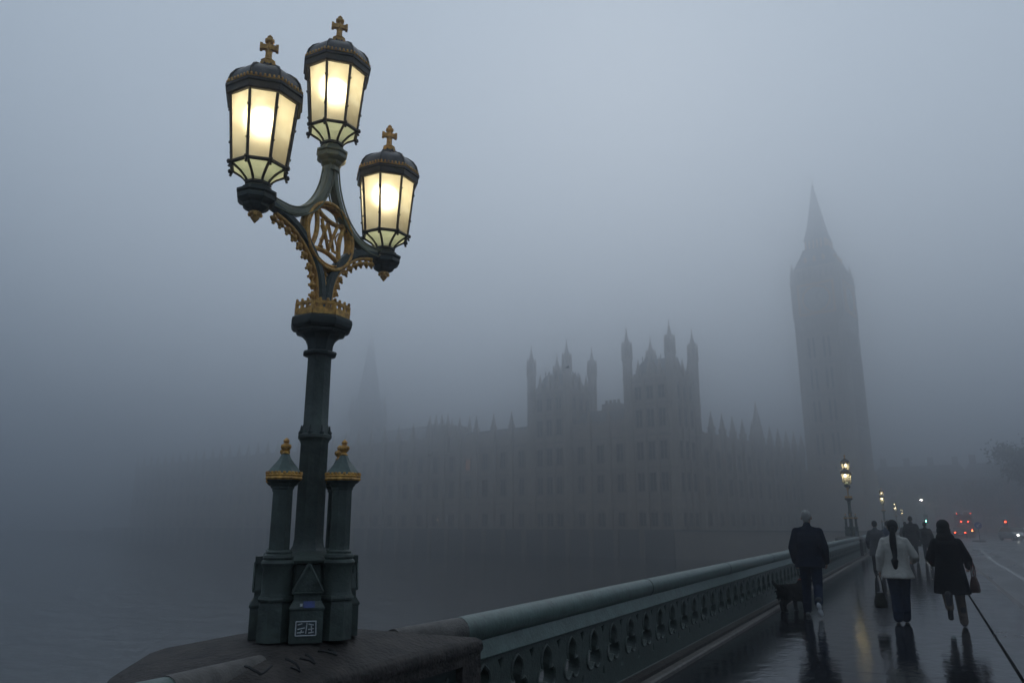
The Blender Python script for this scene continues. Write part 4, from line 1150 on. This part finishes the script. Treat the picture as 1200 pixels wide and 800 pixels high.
def car(label, loc, rz, paint, rear):
    T = thing('car', label, 'car', loc, rz)
    st = [(-2.05, .72, .35, .72, .70), (-1.95, .82, .28, .92, .80), (-1.2, .86, .24, 1.0, .82), (0, .88, .22, 1.0, .84), (1.1, .87, .24, .95, .82), (1.85, .82, .28, .78, .76), (2.08, .66, .36, .62, .60)]
    b = MB(); b.loft([[(-w, y, z0 + .12), (-w * .92, y, z0), (w * .92, y, z0), (w, y, z0 + .12), (w, y, z1 - .18), (wt, y, z1), (-wt, y, z1), (-w, y, z1 - .18)] for y, w, z0, z1, wt in st]); auto(b.build('body', paint, T), 50)
    b = MB(); b.loft([[(-w, y0, .94), (w, y0, .94), (w, y1, .94), (-w, y1, .94)] if False else [(-w, ya, z), (w, ya, z), (w, yb, z), (-w, yb, z)] for w, ya, yb, z in ((.80, -1.75, 1.05, .93), (.70, -1.25, .55, 1.38), (.62, -1.05, .30, 1.45))])
    auto(b.build('cabin', GLASSD, T), 30)
    b = MB(); b.b2(-.64, .64, -1.08, .34, 1.445, 1.475); b.build('roof', paint, T)
    for s in (-1, 1):
        for y in (-1.3, 1.3): wheel(T, s * .76, y, .31, .31, .2)
        disc(T, 'tail_light', L_RED if rear else RED, s * .62, -2.08, -2.0, .78, .085)
        disc(T, 'headlight', L_HEAD if not rear else GLASSD, s * .56, 1.98, 2.10, .62, .09)
    MB().b2(-.26, .26, -2.075, -2.03, .5, .61).build('number_plate', WHITE, T)
    return T
car('dark car driving away left of the bus with red tail lights', (4.45, 128, zd(128) - .1), radians(0), CARB, True)
car('oncoming silver car with white headlights on the right side of the road', (8.9, 104, zd(104) - .1), radians(200), CARG, False)

# bird
T = thing('gull', 'small dark bird flying in front of the left palace tower', 'bird', (-34.8, 80, 19.5), radians(40))
MB().tube([(-.22, 0, 0), (-.12, 0, .01), (.05, 0, .02), (.2, 0, .03), (.27, 0, .03)], [.02, .06, .08, .05, .015], 8).build('body', FEATHER, T, True)
for s in (-1, 1):
    w = MB(); w.loft([[(x0, s * y, z), (x1, s * y, z), (x1, s * y, z + .015), (x0, s * y, z + .015)] for y, x0, x1, z in ((.03, -.1, .12, .03), (.25, -.05, .14, .14), (.45, -.08, .08, .12), (.66, -.14, -.08, .06))]); w.build('wing', FEATHER, T)

# ================================================================== PEOPLE (local frame: facing +y, right hand +x)
def hand(b, wrist, d, side, s=1.0, curl=.5, inward=None):
    """palm, four unequal bent fingers and a thumb from the palm's side; d points down the hand"""
    w = Vector(wrist); d = Vector(d).normalized()
    f = Vector((0, 1, 0)); f = (f - d * f.dot(d)).normalized()          # towards the thumb side
    n = d.cross(f) * side                                               # palm normal, towards the body
    if n.x * side > 0: n = -n
    palm = w + d * .045 * s
    b.ell(palm, (.020 * s, .040 * s, .050 * s), 10, 8, R=Matrix((n, f, d)).transposed())
    for k, (off, L) in enumerate(((.030, .072), (.010, .080), (-.010, .074), (-.028, .058))):
        p0 = w + (d * .080 + f * off) * s
        p1 = p0 + (d * cos(curl * .4) + n * sin(curl * .4)) * L * .45 * s
        p2 = p1 + (d * cos(curl * 1.2) + n * sin(curl * 1.2)) * L * .32 * s
        p3 = p2 + (d * cos(curl * 2.1) + n * sin(curl * 2.1)) * L * .23 * s
        b.tube([p0 - d * .02 * s, p0, p1, p2, p3], [.0095 * s, .0095 * s, .0088 * s, .0080 * s, .0062 * s], 7)
    t0 = w + (d * .030 + f * .034) * s; t1 = t0 + (d * .030 + f * .024 + n * .01) * s; t2 = t1 + (d * .026 + f * .006 + n * .014) * s
    b.tube([t0 - f * .015 * s, t0, t1, t2], [.012 * s, .012 * s, .0105 * s, .008 * s], 7)

def head(b, c, s=1.0):
    x, y, z = c
    b.ell((x, y - .010 * s, z + .025 * s), (.077 * s, .096 * s, .098 * s), 16, 12)
    b.ell((x, y + .028 * s, z - .050 * s), (.058 * s, .066 * s, .070 * s), 14, 10)
    b.ell((x, y + .098 * s, z - .018 * s), (.013 * s, .022 * s, .024 * s), 8, 6)
    b.ell((x, y + .088 * s, z - .060 * s), (.026 * s, .012 * s, .012 * s), 8, 6)
    for q in (-1, 1):
        b.ell((x + q * .030 * s, y + .078 * s, z + .004 * s), (.014 * s, .010 * s, .010 * s), 8, 6)
        b.ell((x + q * .078 * s, y - .008 * s, z - .010 * s), (.011 * s, .020 * s, .032 * s), 8, 6)

def person(label, loc, H, J, top, bottom, rz=0.0, group=None, vox=.013, coat_len=.80, coat_flare=.02, hands=True, top_r=1.0, hairm=None, hair=None, trouser_w=1.0, shoe_m=None, boot=0.0, skirt=None, width=1.0):
    """J: joints in metres for a 1.75 m figure. returns root"""
    s = H / 1.75
    T = thing('person', label, 'person', (loc[0], loc[1], zd(loc[1]) if loc[2] is None else loc[2]), rz, group)
    V = lambda p: Vector(p) * s
    j = {k: V(v) for k, v in J.items() if k not in ('curl', 'sole')}
    b = MB()
    head(b, j['head'], s * 1.07)
    b.cap(j['neck'], j['head'] + V((0, -.01, -.05)), .058 * s, .052 * s)
    b.cap(j['chest'] + V((-.09 * width, 0, .02)), j['chest'] + V((.09 * width, 0, .02)), .105 * s, .105 * s)
    b.cap(j['pelvis'], j['chest'], .125 * s, .12 * s); b.cap(j['chest'], j['neck'], .09 * s, .06 * s)
    for q, sd in (('l', -1), ('r', 1)):
        b.cap(j['chest'] + V((0, 0, .06)), j['sh' + q], .06 * s, .055 * s)
        b.cap(j['sh' + q], j['el' + q], .050 * s, .040 * s); b.cap(j['el' + q], j['wr' + q], .040 * s, .028 * s)
        b.cap(j['pelvis'], j['hip' + q], .10 * s, .085 * s)
        b.cap(j['hip' + q], j['kn' + q], .080 * s, .055 * s); b.cap(j['kn' + q], j['an' + q], .053 * s, .038 * s)
        b.cap(j['an' + q], j['toe' + q], .036 * s, .028 * s)
        hand(b, j['wr' + q], (j['wr' + q] - j['el' + q]), sd, s, J.get('curl', (.6,))[0])
    remesh(b, 'body', SKIN, T, min(vox, .009) if hands else vox, 3)
    # trousers
    b = MB(); k = trouser_w
    b.cap(j['hipl'] + V((0, 0, .03)), j['hipr'] + V((0, 0, .03)), .115 * s, .115 * s); b.cap(j['pelvis'], j['pelvis'] + V((0, 0, .1)), .135 * s, .13 * s)
    for q in 'lr':
        b.cap(j['hip' + q], j['kn' + q], .105 * s * k, .078 * s * k)
        end = j['kn' + q].lerp(j['an' + q], .97)
        b.cap(j['kn' + q], end, .076 * s * k, .066 * s * k)
        kk = j['kn' + q].lerp(j['an' + q], .72); b.ell(kk + V((0, -.012, 0)), (.070 * s * k, .078 * s * k, .04 * s), 12, 8)
    remesh(b, 'trousers', bottom, T, vox, 4)
    # coat or jacket
    b = MB(); w = width * top_r
    zb = coat_len * s; c = j['chest']; p = j['pelvis']; nk = j['neck']
    def ring(z, rx, ry, cx, cy, n=18):
        return [(cx + rx * cos(2 * pi * i / n) * (1 + .02 * sin(5 * i)), cy + ry * sin(2 * pi * i / n) * (1 + .03 * sin(3 * i + z * 9)), z) for i in range(n)]
    zc, zp = c.z, p.z
    rows = [ring(zb, (.185 + coat_flare) * s * w, (.145 + coat_flare) * s * w, p.x, p.y),
            ring(zb + .04 * s, (.183 + coat_flare) * s * w, (.143 + coat_flare) * s * w, p.x, p.y),
            ring(zp + .02 * s, .180 * s * w, .140 * s * w, p.x, p.y), ring(zp + .17 * s, .165 * s * w, .130 * s * w, (p.x + c.x) / 2, (p.y + c.y) / 2),
            ring(zc - .05 * s, .185 * s * w, .140 * s * w, c.x, c.y), ring(zc + .06 * s, .185 * s * w, .128 * s * w, c.x, c.y), ring(nk.z - .10 * s, .140 * s * w, .105 * s, nk.x, nk.y - .01 * s), ring(nk.z - .01 * s, .085 * s, .080 * s, nk.x, nk.y)]
    if zb > zp - .02 * s: rows = [rows[0], rows[1]] + rows[3:]
    b.loft(rows)
    for q in 'lr':
        b.cap(c + V((0, 0, .04)), j['sh' + q], .09 * s, .070 * s)
        b.cap(j['sh' + q], j['el' + q], .068 * s * top_r, .060 * s * top_r)
        b.cap(j['el' + q], j['el' + q].lerp(j['wr' + q], .95), .060 * s * top_r, .048 * s * top_r)
        m_ = j['sh' + q].lerp(j['el' + q], .7); b.ell(m_, (.066 * s * top_r,) * 3, 10, 8)
    b.cap(nk + V((0, -.005, -.04)), nk + V((0, -.005, .02)), .078 * s, .064 * s)
    for q in 'lr': b.cap(nk + V((0, -.01, -.05)), j['sh' + q].lerp(nk, .15) + V((0, -.005, -.005)), .068 * s, .062 * s)
    remesh(b, 'jacket' if coat_len > .68 else 'coat', top, T, vox, 4)
    # hair
    if hair:
        b = MB(); hc = j['head']
        if hair == 'short':
            b.ell(hc + V((0, -.018, .030)), (.086 * s, .099 * s, .100 * s), 16, 12); b.ell(hc + V((0, -.05, -.02)), (.070 * s, .058 * s, .065 * s), 12, 8)
        elif hair == 'pony':
            b.ell(hc + V((0, -.022, .030)), (.092 * s, .105 * s, .106 * s), 16, 12); b.ell(hc + V((0, -.062, -.03)), (.080 * s, .060 * s, .075 * s), 12, 8)
            b.ell(hc + V((0, -.125, -.035)), (.045 * s, .04 * s, .05 * s), 10, 8)
            b.tube(smooth_path([hc + V((0, -.125, -.03)), hc + V((-.01, -.160, -.13)), hc + V((-.015, -.175, -.30)), hc + V((-.005, -.185, -.46)), hc + V((-.02, -.19, -.60)), hc + V((-.015, -.185, -.72))], 4), [.034 * s + .024 * s * sin(pi * min(1, i / 14)) if i < 15 else .058 * s * (1 - (i - 14) / 8) + .012 for i in range(21)], 10)
        elif hair == 'long':
            b.ell(hc + V((0, -.020, .030)), (.104 * s, .116 * s, .112 * s), 16, 12); b.ell(hc + V((0, -.050, -.06)), (.112 * s, .090 * s, .12 * s), 14, 10); b.ell(hc + V((0.01, -.070, -.17)), (.145 * s, .085 * s, .11 * s), 14, 10); b.ell(hc + V((0.015, -.085, -.26)), (.165 * s, .075 * s, .09 * s), 14, 10)
        remesh(b, 'hair', hairm or DARKHAIR, T, .010 if hands else .02, 2)
    # shoes
    for q in 'lr':
        b = MB(); a, t = j['an' + q], j['toe' + q]
        heel = a + (a - t).normalized() * .05 * s * 0 + V((0, 0, -.045)) * 1
        dn = (t - a).normalized()
        b.cap(a + dn * -.005, a + Vector((0, 0, .05 * s + boot)), .050 * s, .053 * s)
        b.cap(a + V((0, 0, -.02)), t, .047 * s, .042 * s); b.ell(t, (.047 * s, .06 * s, .036 * s), 10, 8)
        sh = remesh(b, 'shoe', shoe_m or SHOE, T, .012, 2)
        if J.get('sole'):
            sl = MB(); ax = (t - a).normalized(); up = Vector((1, 0, 0)).cross(ax).normalized()
            if up.z < 0: up = -up
            R_ = Matrix((Vector((1, 0, 0)), ax, up)).transposed()
            mid = (a + t) / 2 - up * .046 * s + ax * .0
            sl.ell(mid + ax * .055 * s, (.044 * s, .075 * s, .016 * s), 12, 6, R=R_); sl.ell(mid - ax * .055 * s, (.039 * s, .065 * s, .018 * s), 12, 6, R=R_)
            sl.build('sole', WHITE, sh, True)
    return T

def pose(**k):
    J = dict(pelvis=(0, 0, .95), chest=(0, .01, 1.30), neck=(0, .01, 1.50), head=(0, .035, 1.645),
             shl=(-.170, 0, 1.395), shr=(.170, 0, 1.395), ell=(-.25, -.03, 1.15), elr=(.25, -.03, 1.15), wrl=(-.26, .05, .92), wrr=(.26, .05, .92),
             hipl=(-.09, 0, .92), hipr=(.09, 0, .92), knl=(-.095, .06, .50), knr=(.095, .03, .50), anl=(-.10, .02, .085), anr=(.10, -.16, .11), toel=(-.105, .16, .035), toer=(.11, -.03, .045))
    J.update(k); return J

WALK_R = dict(knl=(-.10, .10, .50), anl=(-.11, .06, .085), toel=(-.125, .20, .040), knr=(.10, -.03, .50), anr=(.125, -.32, .24), toer=(.14, -.27, .085), hipr=(.09, -.02, .92))
man = person('bald grey haired man in dark jacket and jeans walking a black dog', (-1.90, 15.25, None), 1.83,
    pose(sole=True, **{**WALK_R}, shl=(-.185, 0, 1.40), shr=(.185, 0, 1.40), ell=(-.268, -.05, 1.13), elr=(.268, -.06, 1.13), wrl=(-.250, .06, .89), wrr=(.260, .08, .89), curl=(1.0,)),
    NAVY, DENIM, coat_len=.80, coat_flare=.035, top_r=1.14, hair='short', hairm=GREYHAIR, trouser_w=1.04)
w1 = person('woman in cream jacket with long dark ponytail, holding a handbag low in her left hand', (-.47, 14.8, None), 1.66,
    pose(sole=False, knl=(-.06, .05, .50), anl=(-.065, -.02, .085), toel=(-.075, .12, .038), knr=(.07, .09, .50), anr=(.055, .10, .085), toer=(.06, .24, .038), shl=(-.165, 0, 1.385), shr=(.165, 0, 1.385), ell=(-.262, -.03, 1.13), elr=(.305, .01, 1.13), wrl=(-.285, .03, .89), wrr=(.27, .22, 1.05), curl=(1.3,), head=(0, .03, 1.635)),
    CREAM, DENIM, coat_len=.76, coat_flare=.05, top_r=1.15, hair='pony', trouser_w=1.22)
w2 = person('woman in long black coat with long dark hair, brown bag on her right arm', (.30, 14.65, None), 1.66,
    pose(knr=(.10, .07, .50), anr=(.115, .02, .085), toer=(.12, .16, .04), knl=(-.085, .04, .50), anl=(-.075, -.22, .33), toel=(-.075, -.21, .17), shl=(-.165, .01, 1.375), shr=(.165, .01, 1.375), ell=(-.275, .02, 1.12), elr=(.285, .0, 1.11), wrl=(-.235, .20, 1.02), wrr=(.29, .16, .98), curl=(1.2,), head=(-.02, .05, 1.63)),
    BLACK, TAUPE, coat_len=.54, coat_flare=.045, top_r=1.22, hair='long', boot=.16, trouser_w=1.02)

# bags
def bag(name, label, loc, w, d, h, m, handles, hw, rz=0.0, taper=.8):
    T = thing(name, label, 'handbag', loc, rz)
    b = MB(); n = 16
    def rr(wx, dy, z): return [(wx * (abs(cos(t)) ** .6) * (1 if cos(t) >= 0 else -1), dy * (abs(sin(t)) ** .7) * (1 if sin(t) >= 0 else -1), z) for t in [2 * pi * i / n for i in range(n)]]
    b.loft([rr(w * .44, d * .42, 0), rr(w * .5, d * .5, h * .10), rr(w * .5, d * .48, h * .45), rr(w * .5 * taper, d * .30, h * .85), rr(w * .48 * taper, d * .18, h)])
    body = auto(b.build('bag_body', m, T), 50)
    for s in (-1, 1):
        q = MB(); q.tube(smooth_path([(-hw, s * d * .12, h * .93), (-hw * .75, s * d * .16, h + handles * .55), (0, s * .008, h + handles), (hw * .75, s * d * .16, h + handles * .55), (hw, s * d * .12, h * .93)], 5), .008, 6); q.build('handle', m, T)
    q = MB(); q.b2(-w * .3, w * .3, -.008, .008, h * .97, h + .012); q.build('clasp', STEEL, body)
    return T
bag('handbag', 'small olive leather handbag hanging on long straps by the cream jacket', (-.775, 14.83, zd(14.8) + .235), .205, .14, .24, LEATHER, .31, .06, radians(10), .70)
bag('handbag', 'boxy brown leather bag hanging beside the black coat', (.625, 14.72, zd(14.7) + .54), .24, .13, .25, BROWNL, .22, .07, radians(78), .86)

# dog, walking beside the man
def dog(label, loc, rz, sc):
    T = thing('dog', label, 'dog', loc, rz)
    b = MB(); V = lambda *p: Vector(p) * sc                # faces +y
    b.cap(V(0, -.24, .44), V(0, .02, .43), .165 * sc, .165 * sc); b.cap(V(0, .02, .43), V(0, .22, .45), .165 * sc, .17 * sc); b.ell(V(0, .24, .38), (.15 * sc, .15 * sc, .19 * sc))
    b.ell(V(0, -.02, .34), (.135 * sc, .28 * sc, .12 * sc))
    b.cap(V(0, .28, .52), V(0, .41, .66), .125 * sc, .10 * sc)
    b.ell(V(0, .45, .70), (.105 * sc, .115 * sc, .100 * sc)); b.cap(V(0, .52, .675), V(0, .63, .65), .068 * sc, .046 * sc); b.ell(V(0, .67, .66), (.022 * sc, .020 * sc, .020 * sc), 8, 6)
    for s in (-1, 1):
        b.tube([V(s * .07, .43, .77), V(s * .11, .44, .77), V(s * .135, .46, .70), V(s * .13, .47, .62)], [.025 * sc, .036 * sc, .036 * sc, .014 * sc], 7)
        f = .05 * s
        b.cap(V(s * .10, .24, .40), V(s * .095, .22 + f, .25), .080 * sc, .055 * sc); b.cap(V(s * .095, .22 + f, .25), V(s * .095, .23 + f, .04), .052 * sc, .042 * sc); b.ell(V(s * .095, .25 + f, .030), (.045 * sc, .06 * sc, .032 * sc), 8, 6)
        b.cap(V(s * .095, -.24, .40), V(s * .10, -.19 - f, .27), .115 * sc, .075 * sc); b.cap(V(s * .10, -.19 - f, .27), V(s * .10, -.31 - f, .165), .064 * sc, .046 * sc); b.cap(V(s * .10, -.31 - f, .165), V(s * .10, -.29 - f, .035), .043 * sc, .038 * sc); b.ell(V(s * .10, -.265 - f, .030), (.043 * sc, .06 * sc, .032 * sc), 8, 6)
    r_ = random.Random(4)
    for k in range(150):                       # tufts of the shaggy coat
        y = r_.uniform(-.38, .30); a = r_.uniform(0, 2 * pi); q = .158
        p = V(q * cos(a), y, .43 + q * sin(a)); b.cap(p, p + V(.03 * cos(a), -.035, -.045 + .02 * sin(a)), .020 * sc, .007 * sc, 6)
    b.tube([V(0, -.38, .50), V(0, -.45, .55), V(-.02, -.52, .62), V(-.03, -.56, .70)], [.055 * sc, .050 * sc, .040 * sc, .015 * sc], 8)
    remesh(b, 'body', FUR, T, .012, 2)
    c = MB(); n = Vector((0, .13, .14)).normalized(); u = Vector((1, 0, 0)); v = n.cross(u)
    c.tube([V(0, .385, .61) + (u * cos(t) + v * sin(t)) * .125 * sc for t in [2 * pi * k / 20 for k in range(21)]], .013 * sc, 6, False); c.build('collar', RED, T)
    return T
dog('black dog with raised tail and red collar, walking by the parapet', (-2.36, 15.95, zd(16)), radians(-36), .82)
b = MB(); 
hl = Vector((-1.90 - .255 * 1.83 / 1.75, 15.25 + .11, zd(15) + .84)); dc = Vector((-2.36, 15.95, zd(16))) + Matrix.Rotation(radians(-36), 3, 'Z') @ (Vector((0, .37, .74)) * .82)
b.tube(smooth_path([hl, hl.lerp(dc, .5) + Vector((0, 0, -.08)), dc], 5), .006, 6)
tag(b.build('dog_lead', BROWNL), 'thin brown lead from the man\'s hand to the dog\'s collar', 'dog lead')

# walkers further along the footway
def walker(label, x, y, H, top, bottom, seed, hair='short', hairm=None, coat_len=.78, top_r=1.12, rz=0.0, width=1.0):
    r = random.Random(seed); s = r.choice((-1, 1)); a = r.uniform(.10, .17)
    J = pose(knl=(-.095, .05 + s * a * .6, .50), anl=(-.10, s * a, .09 if s > 0 else .15), toel=(-.105, s * a + .13, .04 if s > 0 else .05), knr=(.095, .05 - s * a * .6, .50), anr=(.10, -s * a, .09 if s < 0 else .15), toer=(.105, -s * a + .13, .04 if s < 0 else .05),
             ell=(-.26, -.02 - s * .06, 1.14), elr=(.26, -.02 + s * .06, 1.14), wrl=(-.25, .06 - s * .14, .91), wrr=(.25, .06 + s * .14, .91))
    return person(label, (x, y, None), H, J, top, bottom, rz, 'walkers further along the footway', .02, coat_len, .03, False, top_r, hairm or DARKHAIR, hair, width=width)
walker('person in grey coat walking close to the parapet, leftmost of the far walkers', -1.36, 27.0, 1.68, GREYC, BLACK, 1, coat_len=.66)
p2 = walker('person in dusty blue jacket, half hidden behind the cream jacket woman\'s head', -1.12, 30.5, 1.68, BLUEC, BLACK, 2)
walker('tall broad man in dark coat walking ahead, tallest of the far walkers', -.48, 37.5, 1.90, BLACK, BLACK, 3, coat_len=.62, top_r=1.3, width=1.1)
walker('person in dark jacket and trousers below the green traffic light', .04, 38.2, 1.66, BLACK, NAVY, 4, top_r=1.25, width=1.08)
walker('distant walker between the two middle groups, mostly hidden by fog and heads', -.86, 46, 1.70, GREYC, BLACK, 6)
bk = thing('backpack', 'small blue grey backpack worn by the half hidden walker', 'backpack', (-1.12, 30.5 - .20, zd(30) + 1.02))
b = MB(); b.loft([[(.15 * k_ * cos(t), .09 * k_ * sin(t), z) for t in [2 * pi * i / 14 for i in range(14)]] for z, k_ in ((0, .75), (.04, 1), (.30, 1), (.40, .85), (.44, .5))]); b.build('bag_body', BLUEC, bk, True)
for s in (-1, 1):
    MB().tube(smooth_path([(s * .09, .06, .40), (s * .10, .16, .44), (s * .11, .28, .36)], 4), .018, 6).build('strap', BLUEC, bk)
